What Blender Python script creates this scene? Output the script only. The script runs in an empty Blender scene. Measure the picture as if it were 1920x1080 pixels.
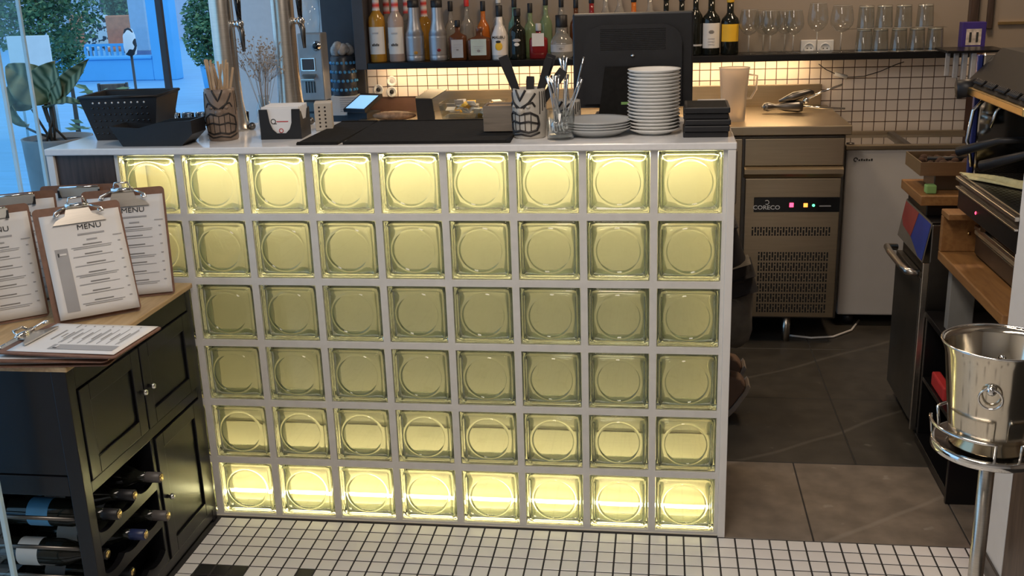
import bpy, bmesh, math, random
import numpy as np
from mathutils import Vector, Matrix
random.seed(7)
PI = math.pi
sc = bpy.context.scene
C = sc.collection

# ---------------------------------------------------------------- camera
FPX = 1969.72
YAW, PITCH, ROLL = 0.14541, -0.29045, -0.03276
CAM = np.array([0.01731, -2.92493, 1.67131])
_f = np.array([-math.sin(YAW)*math.cos(PITCH), math.cos(YAW)*math.cos(PITCH), math.sin(PITCH)])
_r = np.array([math.cos(YAW), math.sin(YAW), 0.0])
_u = np.cross(_r, _f)
CR = math.cos(ROLL)*_r + math.sin(ROLL)*_u
CU = -math.sin(ROLL)*_r + math.cos(ROLL)*_u
CF = _f
cam_data = bpy.data.cameras.new('camera')
cam_data.sensor_width = 36.0
cam_data.lens = FPX/1920*36.0
cam_data.clip_start = 0.05
cam = bpy.data.objects.new('camera', cam_data); C.objects.link(cam)
mw = Matrix.Identity(4)
for i in range(3):
    mw[i][0] = CR[i]; mw[i][1] = CU[i]; mw[i][2] = -CF[i]; mw[i][3] = CAM[i]
cam.matrix_world = mw
sc.camera = cam

def ray(x, y): return CF + CR*(x-960)/FPX - CU*(y-540)/FPX
def atz(x, y, z): d = ray(x, y); return CAM + d*(z-CAM[2])/d[2]
def aty(x, y, Y): d = ray(x, y); return CAM + d*(Y-CAM[1])/d[1]
def atx(x, y, X): d = ray(x, y); return CAM + d*(X-CAM[0])/d[0]

# ---------------------------------------------------------------- world and light
w = bpy.data.worlds.new('world'); sc.world = w; w.use_nodes = True
bg = w.node_tree.nodes['Background']
bg.inputs['Color'].default_value = (0.40, 0.68, 1.0, 1); bg.inputs['Strength'].default_value = 1.4

def area(name, loc, size, power, col, rot=(0, 0, 0), sy=None):
    d = bpy.data.lights.new(name, 'AREA'); d.energy = power; d.color = col
    d.shape = 'RECTANGLE'; d.size = size; d.size_y = sy or size
    o = bpy.data.objects.new(name, d); C.objects.link(o); o.location = loc; o.rotation_euler = rot
    return o
WARM = (1.0, 0.82, 0.62)
area('ceiling_light_front', (-0.3, -1.7, 2.76), 0.5, 44, (1.0, 0.87, 0.75), sy=2.2)
area('ceiling_light_bar', (-0.3, 1.3, 2.76), 0.3, 13, (1.0, 0.74, 0.48), sy=0.3)
area('ceiling_light_kitchen', (1.05, 1.75, 2.76), 0.3, 18, (1.0, 0.74, 0.50), sy=0.3)

vs = sc.view_settings
vs.view_transform = 'Standard'; vs.look = 'None'; vs.gamma = 1.0; vs.exposure = 0.0
vs.use_curve_mapping = False
sc.cycles.sample_clamp_indirect = 6.0
sc.cycles.use_denoising = True

# ---------------------------------------------------------------- materials
def _nodes(name):
    m = bpy.data.materials.new(name); m.use_nodes = True
    nt = m.node_tree; return m, nt, nt.nodes['Principled BSDF']
def M(name, col, rough=0.5, metal=0.0, trans=0.0, ior=1.45, var=0.12, scale=12.0, bump=0.0, emis=None, estr=0.0,
      stretch=None, coat=0.0, alpha=1.0, spec=0.5):
    m, nt, p = _nodes(name)
    tc = nt.nodes.new('ShaderNodeTexCoord'); nz = nt.nodes.new('ShaderNodeTexNoise')
    mp = nt.nodes.new('ShaderNodeMapping')
    if stretch: mp.inputs['Scale'].default_value = stretch
    nt.links.new(tc.outputs['Object'], mp.inputs['Vector']); nt.links.new(mp.outputs[0], nz.inputs['Vector'])
    nz.inputs['Scale'].default_value = scale; nz.inputs['Detail'].default_value = 4
    rp = nt.nodes.new('ShaderNodeValToRGB')
    rp.color_ramp.elements[0].position = 0.3; rp.color_ramp.elements[1].position = 0.7
    rp.color_ramp.elements[0].color = tuple(max(0, c*(1-var)) for c in col)+(1,)
    rp.color_ramp.elements[1].color = tuple(min(1, c*(1+var)) for c in col)+(1,)
    nt.links.new(nz.outputs['Fac'], rp.inputs['Fac']); nt.links.new(rp.outputs[0], p.inputs['Base Color'])
    p.inputs['Roughness'].default_value = rough; p.inputs['Metallic'].default_value = metal
    p.inputs['Transmission Weight'].default_value = trans; p.inputs['IOR'].default_value = ior
    p.inputs['Coat Weight'].default_value = coat; p.inputs['Alpha'].default_value = alpha
    p.inputs['Specular IOR Level'].default_value = spec
    if bump:
        b = nt.nodes.new('ShaderNodeBump'); b.inputs['Strength'].default_value = bump; b.inputs['Distance'].default_value = 0.002
        nt.links.new(nz.outputs['Fac'], b.inputs['Height']); nt.links.new(b.outputs[0], p.inputs['Normal'])
    if emis:
        p.inputs['Emission Color'].default_value = emis+(1,); p.inputs['Emission Strength'].default_value = estr
    return m
def thin_glass(name, tint=(0.9, 0.97, 0.95), k=1.0):
    m = bpy.data.materials.new(name); m.use_nodes = True; nt = m.node_tree
    nt.nodes.remove(nt.nodes['Principled BSDF'])
    out = nt.nodes['Material Output']
    t = nt.nodes.new('ShaderNodeBsdfTransparent'); t.inputs[0].default_value = tint+(1,)
    g = nt.nodes.new('ShaderNodeBsdfGlossy'); g.inputs['Roughness'].default_value = 0.03
    fr = nt.nodes.new('ShaderNodeLayerWeight'); fr.inputs['Blend'].default_value = 0.5
    pw = nt.nodes.new('ShaderNodeMath'); pw.operation = 'POWER'; pw.inputs[1].default_value = 3.0
    mu = nt.nodes.new('ShaderNodeMath'); mu.operation = 'MULTIPLY_ADD'; mu.inputs[1].default_value = 0.55*k; mu.inputs[2].default_value = 0.035*k
    mx = nt.nodes.new('ShaderNodeMixShader')
    nt.links.new(fr.outputs['Facing'], pw.inputs[0]); nt.links.new(pw.outputs[0], mu.inputs[0]); nt.links.new(mu.outputs[0], mx.inputs[0])
    nt.links.new(t.outputs[0], mx.inputs[1]); nt.links.new(g.outputs[0], mx.inputs[2]); nt.links.new(mx.outputs[0], out.inputs[0])
    return m
def stone(name, base, vein, scale=3.0):
    m, nt, p = _nodes(name)
    tc = nt.nodes.new('ShaderNodeTexCoord')
    geo = nt.nodes.new('ShaderNodeNewGeometry')
    n1 = nt.nodes.new('ShaderNodeTexNoise'); n1.inputs['Scale'].default_value = scale*4; n1.inputs['Detail'].default_value = 8
    n2 = nt.nodes.new('ShaderNodeTexNoise'); n2.inputs['Scale'].default_value = scale*5; n2.inputs['Detail'].default_value = 3
    wv = nt.nodes.new('ShaderNodeTexWave'); wv.inputs['Scale'].default_value = 0.55; wv.inputs['Distortion'].default_value = 2.2; wv.inputs['Detail'].default_value = 3
    mp = nt.nodes.new('ShaderNodeMapping'); mp.inputs['Rotation'].default_value = (0, 0, 0.95)
    nt.links.new(geo.outputs['Position'], mp.inputs['Vector']); nt.links.new(mp.outputs[0], wv.inputs['Vector'])
    nt.links.new(geo.outputs['Position'], n1.inputs['Vector']); nt.links.new(geo.outputs['Position'], n2.inputs['Vector'])
    r1 = nt.nodes.new('ShaderNodeValToRGB')
    r1.color_ramp.elements[0].position = 0.35; r1.color_ramp.elements[0].color = tuple(c*0.78 for c in base)+(1,)
    r1.color_ramp.elements[1].position = 0.68; r1.color_ramp.elements[1].color = tuple(min(1, c*1.2) for c in base)+(1,)
    r2 = nt.nodes.new('ShaderNodeValToRGB'); r2.color_ramp.elements[0].position = 0.68; r2.color_ramp.elements[0].color = (0, 0, 0, 1)
    r2.color_ramp.elements[1].position = 0.74; r2.color_ramp.elements[1].color = (0.6, 0.6, 0.6, 1)
    r3 = nt.nodes.new('ShaderNodeValToRGB'); r3.color_ramp.elements[0].position = 0.9985; r3.color_ramp.elements[0].color = (0, 0, 0, 1)
    r3.color_ramp.elements[1].position = 1.0; r3.color_ramp.elements[1].color = (0.35, 0.35, 0.35, 1)
    nt.links.new(n1.outputs['Fac'], r1.inputs['Fac']); nt.links.new(n2.outputs['Fac'], r2.inputs['Fac']); nt.links.new(wv.outputs['Fac'], r3.inputs['Fac'])
    mxa = nt.nodes.new('ShaderNodeMath'); mxa.operation = 'MAXIMUM'
    nt.links.new(r2.outputs[0], mxa.inputs[0]); nt.links.new(r3.outputs[0], mxa.inputs[1])
    mx = nt.nodes.new('ShaderNodeMix'); mx.data_type = 'RGBA'
    nt.links.new(mxa.outputs[0], mx.inputs[0]); nt.links.new(r1.outputs[0], mx.inputs[6]); mx.inputs[7].default_value = vein+(1,)
    nt.links.new(mx.outputs[2], p.inputs['Base Color']); p.inputs['Roughness'].default_value = 0.42
    return m
def wood(name, dark, light, sc_=(1, 12, 12), rough=0.45):
    m, nt, p = _nodes(name)
    tc = nt.nodes.new('ShaderNodeTexCoord'); mp = nt.nodes.new('ShaderNodeMapping'); mp.inputs['Scale'].default_value = sc_
    nz = nt.nodes.new('ShaderNodeTexNoise'); nz.inputs['Scale'].default_value = 5; nz.inputs['Detail'].default_value = 7; nz.inputs['Distortion'].default_value = 0.6
    rp = nt.nodes.new('ShaderNodeValToRGB'); rp.color_ramp.elements[0].position = 0.32; rp.color_ramp.elements[1].position = 0.68
    rp.color_ramp.elements[0].color = dark+(1,); rp.color_ramp.elements[1].color = light+(1,)
    nt.links.new(tc.outputs['Object'], mp.inputs['Vector']); nt.links.new(mp.outputs[0], nz.inputs['Vector'])
    nt.links.new(nz.outputs['Fac'], rp.inputs['Fac']); nt.links.new(rp.outputs[0], p.inputs['Base Color'])
    p.inputs['Roughness'].default_value = rough
    return m
def spotted(name, a, b, scale=9):
    m, nt, p = _nodes(name)
    tc = nt.nodes.new('ShaderNodeTexCoord'); nz = nt.nodes.new('ShaderNodeTexNoise'); nz.inputs['Scale'].default_value = scale; nz.inputs['Detail'].default_value = 1
    rp = nt.nodes.new('ShaderNodeValToRGB'); rp.color_ramp.interpolation = 'CONSTANT'
    rp.color_ramp.elements[0].color = a+(1,); rp.color_ramp.elements[1].position = 0.52; rp.color_ramp.elements[1].color = b+(1,)
    nt.links.new(tc.outputs['Object'], nz.inputs['Vector']); nt.links.new(nz.outputs['Fac'], rp.inputs['Fac']); nt.links.new(rp.outputs[0], p.inputs['Base Color'])
    p.inputs['Roughness'].default_value = 0.8
    return m
def striped(name, a, b, scale=14, axis=(1, 0, 0)):
    m, nt, p = _nodes(name)
    tc = nt.nodes.new('ShaderNodeTexCoord'); wv = nt.nodes.new('ShaderNodeTexWave'); wv.inputs['Scale'].default_value = scale; wv.inputs['Distortion'].default_value = 1.0
    mp = nt.nodes.new('ShaderNodeMapping'); mp.inputs['Rotation'].default_value = axis
    rp = nt.nodes.new('ShaderNodeValToRGB'); rp.color_ramp.elements[0].color = a+(1,); rp.color_ramp.elements[1].color = b+(1,)
    nt.links.new(tc.outputs['Object'], mp.inputs['Vector']); nt.links.new(mp.outputs[0], wv.inputs['Vector'])
    nt.links.new(wv.outputs['Fac'], rp.inputs['Fac']); nt.links.new(rp.outputs[0], p.inputs['Base Color'])
    p.inputs['Roughness'].default_value = 0.5
    return m

MT = {}
MT['tile_white'] = M('mosaic_white', (0.76, 0.74, 0.71), 0.28, var=0.05, scale=4)
MT['tile_black'] = M('mosaic_black', (0.02, 0.02, 0.022), 0.25)
MT['grout_dark'] = M('grout_dark', (0.03, 0.028, 0.026), 0.9, scale=40)
MT['walltile'] = M('wall_tile', (0.80, 0.70, 0.60), 0.22, var=0.05, scale=3)
MT['grout_brown'] = M('grout_brown', (0.13, 0.07, 0.05), 0.9)
MT['taupe'] = M('taupe_wall', (0.30, 0.25, 0.20), 0.6, var=0.05, scale=2)
MT['white_wall'] = M('white_plaster', (0.78, 0.78, 0.78), 0.7, var=0.03, bump=0.05, scale=30)
MT['dark_panel'] = M('dark_grey_panel', (0.06, 0.06, 0.068), 0.5, var=0.08)
MT['ceil'] = M('ceiling_paint', (0.55, 0.52, 0.48), 0.8)
MT['stone_l'] = stone('stone_light', (0.175, 0.145, 0.115), (0.30, 0.27, 0.23))
MT['stone_d'] = stone('stone_dark', (0.045, 0.04, 0.032), (0.14, 0.13, 0.11))
MT['slab'] = M('white_quartz', (0.80, 0.79, 0.78), 0.12, var=0.03, scale=60)
MT['white_pl'] = M('white_render', (0.80, 0.78, 0.75), 0.55, var=0.03)
MT['mortar'] = M('white_mortar', (0.72, 0.70, 0.66), 0.6, var=0.05, scale=25)
MT['cream'] = M('cream_panel', (0.88, 0.81, 0.66), 0.5, var=0.03, scale=5)
MT['led'] = M('led_warm', (1, 0.9, 0.6), 0.5, var=0.0, emis=(1.0, 0.84, 0.50), estr=52.0)
MT['led_low'] = M('led_warm_low', (1, 0.9, 0.6), 0.5, var=0.0, emis=(1.0, 0.84, 0.50), estr=38.0)
MT['led_shelf'] = M('led_shelf', (1, 0.9, 0.7), 0.5, var=0.0, emis=(1.0, 0.70, 0.38), estr=42.0)
MT['block_glass'] = M('block_glass', (0.88, 0.964, 0.80), 0.02, trans=1.0, ior=1.5, var=0.01)
MT['dark_wood'] = wood('dark_stained_wood', (0.035, 0.022, 0.016), (0.085, 0.055, 0.042), (14, 14, 1.2))
MT['brown_wood'] = wood('brown_wood', (0.07, 0.045, 0.03), (0.14, 0.095, 0.065), (12, 12, 1))
MT['oak'] = wood('oak_top', (0.42, 0.26, 0.12), (0.60, 0.42, 0.22), (10, 1, 10))
MT['pine'] = wood('pine_board', (0.22, 0.10, 0.032), (0.33, 0.165, 0.055), (10, 1.2, 10))
MT['black_paint'] = M('black_satin_paint', (0.006, 0.006, 0.007), 0.28, var=0.1, spec=0.5)
MT['black_pl'] = M('black_plastic', (0.014, 0.014, 0.016), 0.45, var=0.15)
MT['black_mat'] = M('black_rubber', (0.014, 0.013, 0.012), 0.9, var=0.2, scale=60, bump=0.2, spec=0.2)
MT['black_gl'] = M('black_gloss', (0.008, 0.008, 0.009), 0.15)
MT['steel'] = M('brushed_steel', (0.62, 0.58, 0.52), 0.28, metal=1.0, var=0.08, scale=20, stretch=(1, 1, 30))
MT['steel_h'] = M('brushed_steel_sheet', (0.56, 0.46, 0.32), 0.33, metal=1.0, var=0.06, scale=6, stretch=(1, 20, 20))
MT['chrome'] = M('chrome', (0.80, 0.79, 0.77), 0.09, metal=1.0, var=0.03)
MT['dsteel'] = M('dark_steel', (0.16, 0.15, 0.14), 0.35, metal=1.0, var=0.1)
MT['brass'] = M('brass', (0.75, 0.55, 0.25), 0.25, metal=1.0)
MT['paper'] = M('paper', (0.74, 0.72, 0.70), 0.55, var=0.02)
MT['ink'] = M('ink', (0.03, 0.03, 0.03), 0.7)
MT['ink_l'] = M('ink_light', (0.22, 0.21, 0.20), 0.7)
MT['greybar'] = M('grey_print', (0.36, 0.35, 0.35), 0.6, var=0.08)
MT['hard'] = M('hardboard', (0.20, 0.10, 0.062), 0.55, var=0.15, scale=60)
MT['china'] = M('white_china', (0.80, 0.79, 0.76), 0.12, var=0.02)
MT['china_g'] = M('grey_china', (0.46, 0.47, 0.47), 0.3, var=0.03)
MT['glass'] = thin_glass('clear_glass_thin', (0.93, 0.95, 0.95), 1.6)
MT['pane'] = thin_glass('pane_glass', (0.90, 0.97, 0.98), 1.0)
MT['pane_edge'] = M('pane_edge', (0.66, 0.86, 0.92), 0.15, trans=0.3, var=0.05)
MT['white_enamel'] = M('white_enamel', (0.62, 0.60, 0.58), 0.3, var=0.02)
MT['white_pl2'] = M('white_plastic', (0.75, 0.73, 0.70), 0.4, var=0.03)
MT['tiki_b'] = M('tiki_brown', (0.22, 0.16, 0.12), 0.4, var=0.25, scale=30)
MT['tiki_g'] = M('tiki_grey', (0.46, 0.42, 0.36), 0.35, var=0.15, scale=30)
MT['tiki_ink'] = M('tiki_dark', (0.018, 0.014, 0.012), 0.4)
MT['stick'] = M('birch', (0.55, 0.40, 0.26), 0.7, var=0.15)
MT['napkin'] = M('napkin_white', (0.78, 0.76, 0.74), 0.8, var=0.04)
MT['red'] = M('red_print', (0.55, 0.04, 0.04), 0.5)
MT['kraft'] = M('kraft', (0.42, 0.28, 0.16), 0.8, var=0.1)
MT['beige'] = M('beige_card', (0.55, 0.50, 0.43), 0.7, var=0.05)
MT['boxwood'] = wood('grey_box_wood', (0.16, 0.13, 0.10), (0.27, 0.22, 0.17), (1, 12, 12))
MT['screen_blue'] = M('terminal_screen', (0.3, 0.6, 0.9), 0.2, emis=(0.30, 0.62, 1.0), estr=0.7, var=0.02)
MT['yellow'] = M('yellow_plastic', (0.75, 0.45, 0.05), 0.4)
MT['frost'] = M('frosted_plastic', (0.92, 0.86, 0.78), 0.35, trans=0.8, ior=1.1, var=0.03)
MT['green'] = M('green_cloth', (0.25, 0.45, 0.15), 0.8)
MT['towel'] = M('towel', (0.62, 0.56, 0.30), 0.9, var=0.12, bump=0.5, scale=60)
MT['pink'] = M('pink_fluid', (0.80, 0.05, 0.45), 0.2, trans=0.4)
MT['led_red'] = M('led_red', (1, 0.05, 0.1), 0.4, emis=(1, 0.05, 0.12), estr=4)
MT['led_or'] = M('led_orange', (1, 0.3, 0.05), 0.4, emis=(1, 0.25, 0.04), estr=3)
MT['led_gr'] = M('led_green', (0.1, 1, 0.3), 0.4, emis=(0.1, 1, 0.35), estr=3)
MT['trouser'] = M('grey_trousers', (0.17, 0.155, 0.13), 0.85, var=0.2, scale=20, bump=0.4)
MT['shirt'] = M('dark_shirt', (0.03, 0.028, 0.03), 0.85, var=0.2)
MT['skin'] = M('skin', (0.55, 0.33, 0.23), 0.5)
MT['hair'] = M('hair', (0.03, 0.02, 0.015), 0.6, var=0.4, scale=50)
MT['shoe'] = M('tan_shoe', (0.26, 0.17, 0.12), 0.7)
MT['sole'] = M('shoe_sole', (0.48, 0.41, 0.34), 0.8)
MT['blue_wall'] = M('blue_daylight_tint', (0.12, 0.46, 0.80), 0.6, var=0.04, scale=2)  # part of the daylight's blue cast is put into this colour
MT['pave'] = M('paving_daylight_tint', (0.22, 0.46, 0.70), 0.5, var=0.10, scale=1.5, stretch=(1, 6, 1))  # paving carries the blue of the daylight in its own colour
MT['leaf'] = M('leaf', (0.06, 0.15, 0.07), 0.5, var=0.5, scale=3)
MT['leaf2'] = M('leaf_light', (0.16, 0.25, 0.10), 0.5, var=0.5, scale=3)
MT['bark'] = M('bark', (0.10, 0.07, 0.05), 0.9)
MT['bigleaf'] = striped('striped_leaf', (0.05, 0.09, 0.035), (0.34, 0.36, 0.20), 11, (0, 0, 0.5))
MT['pot'] = M('grey_pot', (0.28, 0.27, 0.26), 0.7)
MT['soil'] = M('soil', (0.025, 0.018, 0.014), 1.0)
MT['cow'] = spotted('cow_print', (0.75, 0.75, 0.76), (0.02, 0.02, 0.025), 11)
MT['orange'] = M('orange_fabric', (0.72, 0.22, 0.10), 0.8)
MT['lilac'] = M('pale_render', (0.50, 0.55, 0.66), 0.8, var=0.05)
MT['flower'] = M('dried_flower', (0.42, 0.36, 0.30), 0.9, var=0.3)
MT['foil'] = M('silver_foil', (0.42, 0.42, 0.44), 0.35, metal=0.7, var=0.06)

# ---------------------------------------------------------------- mesh helpers
class MB:
    def __init__(s): s.v = []; s.f = []; s.m = []; s.sm = []
    def add(s, vs, fs, mi=0, sm=False):
        o = len(s.v); s.v += [tuple(float(c) for c in v) for v in vs]
        for f in fs: s.f.append([i+o for i in f]); s.m.append(mi); s.sm.append(sm)
        return s
    def box(s, x0, x1, y0, y1, z0, z1, mi=0):
        vs = [(x, y, z) for z in (z0, z1) for y in (y0, y1) for x in (x0, x1)]
        return s.add(vs, [(0, 2, 3, 1), (4, 5, 7, 6), (0, 1, 5, 4), (2, 6, 7, 3), (0, 4, 6, 2), (1, 3, 7, 5)], mi)
    def rbox(s, x0, x1, y0, y1, z0, z1, b=0.004, mi=0, seg=2):
        bm = bmesh.new(); bmesh.ops.create_cube(bm, size=1.0)
        bmesh.ops.scale(bm, vec=(x1-x0, y1-y0, z1-z0), verts=bm.verts)
        bmesh.ops.translate(bm, vec=((x0+x1)/2, (y0+y1)/2, (z0+z1)/2), verts=bm.verts)
        bmesh.ops.bevel(bm, geom=list(bm.edges), offset=b, segments=seg, profile=0.5, affect='EDGES')
        bm.verts.index_update()
        s.add([v.co[:] for v in bm.verts], [[v.index for v in f.verts] for f in bm.faces], mi); bm.free(); return s
    def prism(s, poly, d, mi=0):
        """poly: list of 3D points (planar), d: extrusion vector"""
        n = len(poly); a = [Vector(p) for p in poly]; d = Vector(d); b = [p+d for p in a]
        fs = [tuple(range(n))[::-1], tuple(range(n, 2*n))]+[(i, (i+1) % n, n+(i+1) % n, n+i) for i in range(n)]
        return s.add([v[:] for v in a+b], fs, mi)
    def quad(s, a, b, c, d, mi=0): return s.add([a, b, c, d], [(0, 1, 2, 3)], mi)
    def lathe(s, prof, n=24, c=(0, 0, 0), mi=0, p=2.0, sx=1.0, sy=1.0, cap=True, rot=0.0):
        vs = []; fs = []
        for r, z in prof:
            for k in range(n):
                a = 2*PI*k/n+rot; ca, sa = math.cos(a), math.sin(a)
                q = (abs(math.cos(a-rot))**p+abs(math.sin(a-rot))**p)**(-1.0/p) if p != 2.0 else 1.0
                vs.append((c[0]+r*q*ca*sx, c[1]+r*q*sa*sy, c[2]+z))
        L = len(prof)
        for i in range(L-1):
            for k in range(n):
                k2 = (k+1) % n; fs.append((i*n+k, i*n+k2, (i+1)*n+k2, (i+1)*n+k))
        if cap: fs.append(tuple(range(n))[::-1]); fs.append(tuple((L-1)*n+k for k in range(n)))
        return s.add(vs, fs, mi, True)
    def tube(s, pts, r, n=8, mi=0, closed=False, cap=True):
        pts = [Vector(p) for p in pts]; L = len(pts)
        rs = r if isinstance(r, (list, tuple)) else [r]*L
        vs = []; fs = []; up = None
        for i, p in enumerate(pts):
            if closed: t = pts[(i+1) % L]-pts[i-1]
            else: t = pts[min(i+1, L-1)]-pts[max(i-1, 0)]
            t.normalize()
            if up is None:
                up = Vector((0, 0, 1)) if abs(t.z) < 0.9 else Vector((1, 0, 0))
            sd = t.cross(up)
            if sd.length < 1e-6: sd = t.cross(Vector((0, 1, 0)))
            sd.normalize(); u2 = sd.cross(t).normalized(); up = u2
            for k in range(n):
                a = 2*PI*k/n; vs.append((p+(sd*math.cos(a)+u2*math.sin(a))*rs[i])[:])
        rng = L if closed else L-1
        for i in range(rng):
            j = (i+1) % L
            for k in range(n):
                k2 = (k+1) % n; fs.append((i*n+k, i*n+k2, j*n+k2, j*n+k))
        if cap and not closed: fs.append(tuple(range(n))[::-1]); fs.append(tuple((L-1)*n+k for k in range(n)))
        return s.add(vs, fs, mi, True)
    def cyl(s, a, b, r, r2=None, n=16, mi=0): return s.tube([a, b], [r, r if r2 is None else r2], n, mi)
    def ball(s, c, r, n=10, mi=0, sx=1, sy=1, sz=1):
        prof = [(max(1e-4, r*math.sin(PI*i/n)), -r*math.cos(PI*i/n)*sz) for i in range(n+1)]
        return s.lathe(prof, max(8, n), c, mi, sx=sx, sy=sy)
    def build(s, name, mats, parent=None, loc=None, rot=None):
        me = bpy.data.meshes.new(name); me.from_pydata(s.v, [], s.f)
        if not isinstance(mats, (list, tuple)): mats = [mats]
        for m in mats: me.materials.append(m if not isinstance(m, str) else MT[m])
        me.polygons.foreach_set('material_index', s.m); me.polygons.foreach_set('use_smooth', s.sm)
        me.update()
        bm = bmesh.new(); bm.from_mesh(me); bmesh.ops.recalc_face_normals(bm, faces=bm.faces); bm.to_mesh(me); bm.free()
        o = bpy.data.objects.new(name, me); C.objects.link(o)
        if parent: o.parent = parent
        if loc is not None: o.location = loc
        if rot is not None: o.rotation_euler = rot
        return o
def thing(name, label, cat, loc=(0, 0, 0), rot=(0, 0, 0), group=None):
    o = bpy.data.objects.new(name, None); C.objects.link(o); o.empty_display_size = 0.05
    o.location = loc; o.rotation_euler = rot
    return tag(o, label, cat, group)
def tag(o, label, cat, group=None, kind=None):
    o['label'] = label; o['category'] = cat
    if group: o['group'] = group
    if kind: o['kind'] = kind
    return o
def struct(o): o['kind'] = 'structure'; return o
def dup(root, loc=None, rot=None, label=None, group=None):
    r = root.copy(); C.objects.link(r)
    if loc is not None: r.location = loc
    if rot is not None: r.rotation_euler = rot
    if label: r['label'] = label
    if group: r['group'] = group
    for ch in list(root.children):
        c = ch.copy(); C.objects.link(c); c.parent = r
        for g in ch.children:
            d = g.copy(); C.objects.link(d); d.parent = c
    return r
def text(name, s, size, mat, parent, loc, rot, align='CENTER', sx=1.0, bold=0.0):
    cu = bpy.data.curves.new(name, 'FONT'); cu.body = s; cu.size = size; cu.align_x = align; cu.extrude = 0.0002; cu.offset = bold
    cu.resolution_u = 3
    t = bpy.data.objects.new(name, cu); C.objects.link(t)
    dg = bpy.context.evaluated_depsgraph_get(); me = bpy.data.meshes.new_from_object(t.evaluated_get(dg))
    bpy.data.objects.remove(t); bpy.data.curves.remove(cu)
    me.materials.clear(); me.materials.append(MT[mat])
    o = bpy.data.objects.new(name, me); C.objects.link(o); o.parent = parent; o.location = loc; o.rotation_euler = rot; o.scale = (sx, 1, 1)
    return o
# ================================================================ STRUCTURE
ZT = 1.212            # counter top height
floor = struct(MB().box(-2.25, 2.4, -4.6, 2.6, -0.06, -0.0012).build('floor', 'grout_dark'))
# --- mosaic tiles (white, square) in front of the counter
PX, PY, GJ = 0.0515, 0.056, 0.0025
def tile_mesh(name, sx, sy, h, mat):
    mb = MB(); b = 0.0012
    vs = [(-sx/2, -sy/2, -h), (sx/2, -sy/2, -h), (sx/2, sy/2, -h), (-sx/2, sy/2, -h),
          (-sx/2, -sy/2, -b), (sx/2, -sy/2, -b), (sx/2, sy/2, -b), (-sx/2, sy/2, -b),
          (-sx/2+b, -sy/2+b, 0), (sx/2-b, -sy/2+b, 0), (sx/2-b, sy/2-b, 0), (-sx/2+b, sy/2-b, 0)]
    fs = [(8, 9, 10, 11)]+[(i, (i+1) % 4, 4+(i+1) % 4, 4+i) for i in range(4)]+[(4+i, 4+(i+1) % 4, 8+(i+1) % 4, 8+i) for i in range(4)]
    mb.add(vs, fs)
    o = mb.build(name, mat); me = o.data; bpy.data.objects.remove(o); return me
def inst(name, me, parent, loc, rot=None):
    o = bpy.data.objects.new(name, me); C.objects.link(o); o.parent = parent; o.location = loc
    if rot is not None: o.rotation_euler = rot
    return o
me_w = tile_mesh('mosaic_tile', PX-2*GJ, PY-2*GJ, 0.005, 'tile_white')
me_b = tile_mesh('mosaic_tile_black', PX-2*GJ, PY-2*GJ, 0.005, 'tile_black')
black = {(-30, 5), (-29, 5), (-28, 5), (-24, 5), (-20, 6), (-30, 6), (-29, 6), (-28, 6), (-25, 6), (-24, 6), (-23, 6)}
x_at = lambda i: 0.2265+i*PX
rest = MB()
nt_ = 0
for j in range(0, 82):
    for i in range(-48, 16):
        x = x_at(i); y = -0.012-PY*(j+0.5)
        if x > 1.0 or y < -4.55 or x < -2.24: continue
        if y > -0.75 and -1.9 < x < -1.42: continue
        if j <= 5 and -1.42 < x < 0.98:
            inst('mosaic_tile', me_b if (i, j) in black else me_w, floor, (x, y, 0)); nt_ += 1
        else:
            h = PX/2-GJ; k = PY/2-GJ
            blk = (i, j) in black or (j > 6 and (i*7+j*5) % 23 == 0)
            rest.add([(x-h, y-k, 0), (x+h, y-k, 0), (x+h, y+k, 0), (x-h, y+k, 0)], [(0, 1, 2, 3)], 1 if blk else 0)
o = rest.build('mosaic_tiles_field', ['tile_white', 'tile_black'], floor); o['kind'] = 'stuff'
# --- stone tiles behind
def stone_tile(x0, x1, y0, y1, mat):
    g = 0.002
    mb = MB().rbox(x0+g, x1-g, y0+g, y1-g, -0.01, 0.0, 0.0015, seg=1)
    mb.build('stone_tile', mat, floor)
XS = [0.2, 0.487, 0.942, 1.397, 1.85, 2.39]
for a, b in zip(XS[:-1], XS[1:]):
    stone_tile(a, b, -0.012, 0.522, 'stone_l')
XS2 = [-2.24, -1.6, -1.03, -0.45, 0.2, 0.70, 1.28, 1.85, 2.39]
for a, b in zip(XS2[:-1], XS2[1:]):
    for c, d in ((0.522, 1.11), (1.11, 1.69), (1.69, 2.49)):
        stone_tile(a, b, c, d, 'stone_d')

YB = 2.5
wall_back = struct(MB().box(-2.25, 2.4, YB, 2.65, -0.05, 2.8).build('wall_back', 'white_wall'))
struct(MB().box(-1.50, 2.4, YB-0.012, YB, 1.25, 2.8).build('trim_1', 'taupe'))
gb = MB().box(-1.50, 2.4, YB-0.005, YB, 0.6, 1.25).build('grout_bed', 'grout_brown', wall_back)
TP = 0.0535
me_t = tile_mesh('wall_tile', TP-0.004, TP-0.004, 0.005, 'walltile')
for r in range(0, 8):
    z = 1.222-TP*(r+0.5)+0.012
    for i in range(-28, 30):
        x = 0.02+i*TP
        if x < -1.48 or x > 1.50: continue
        if z < 1.09 and x < 0.78: continue
        inst('wall_tile', me_t, wall_back, (x, YB-0.010, z), (PI/2, 0, 0))
struct(MB().box(-2.25, 2.4, -4.6, 2.65, 2.8, 2.9).build('ceiling', 'ceil'))
struct(MB().box(2.4, 2.5, -4.6, 2.65, -0.05, 2.8).build('wall_right', 'taupe'))
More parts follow.
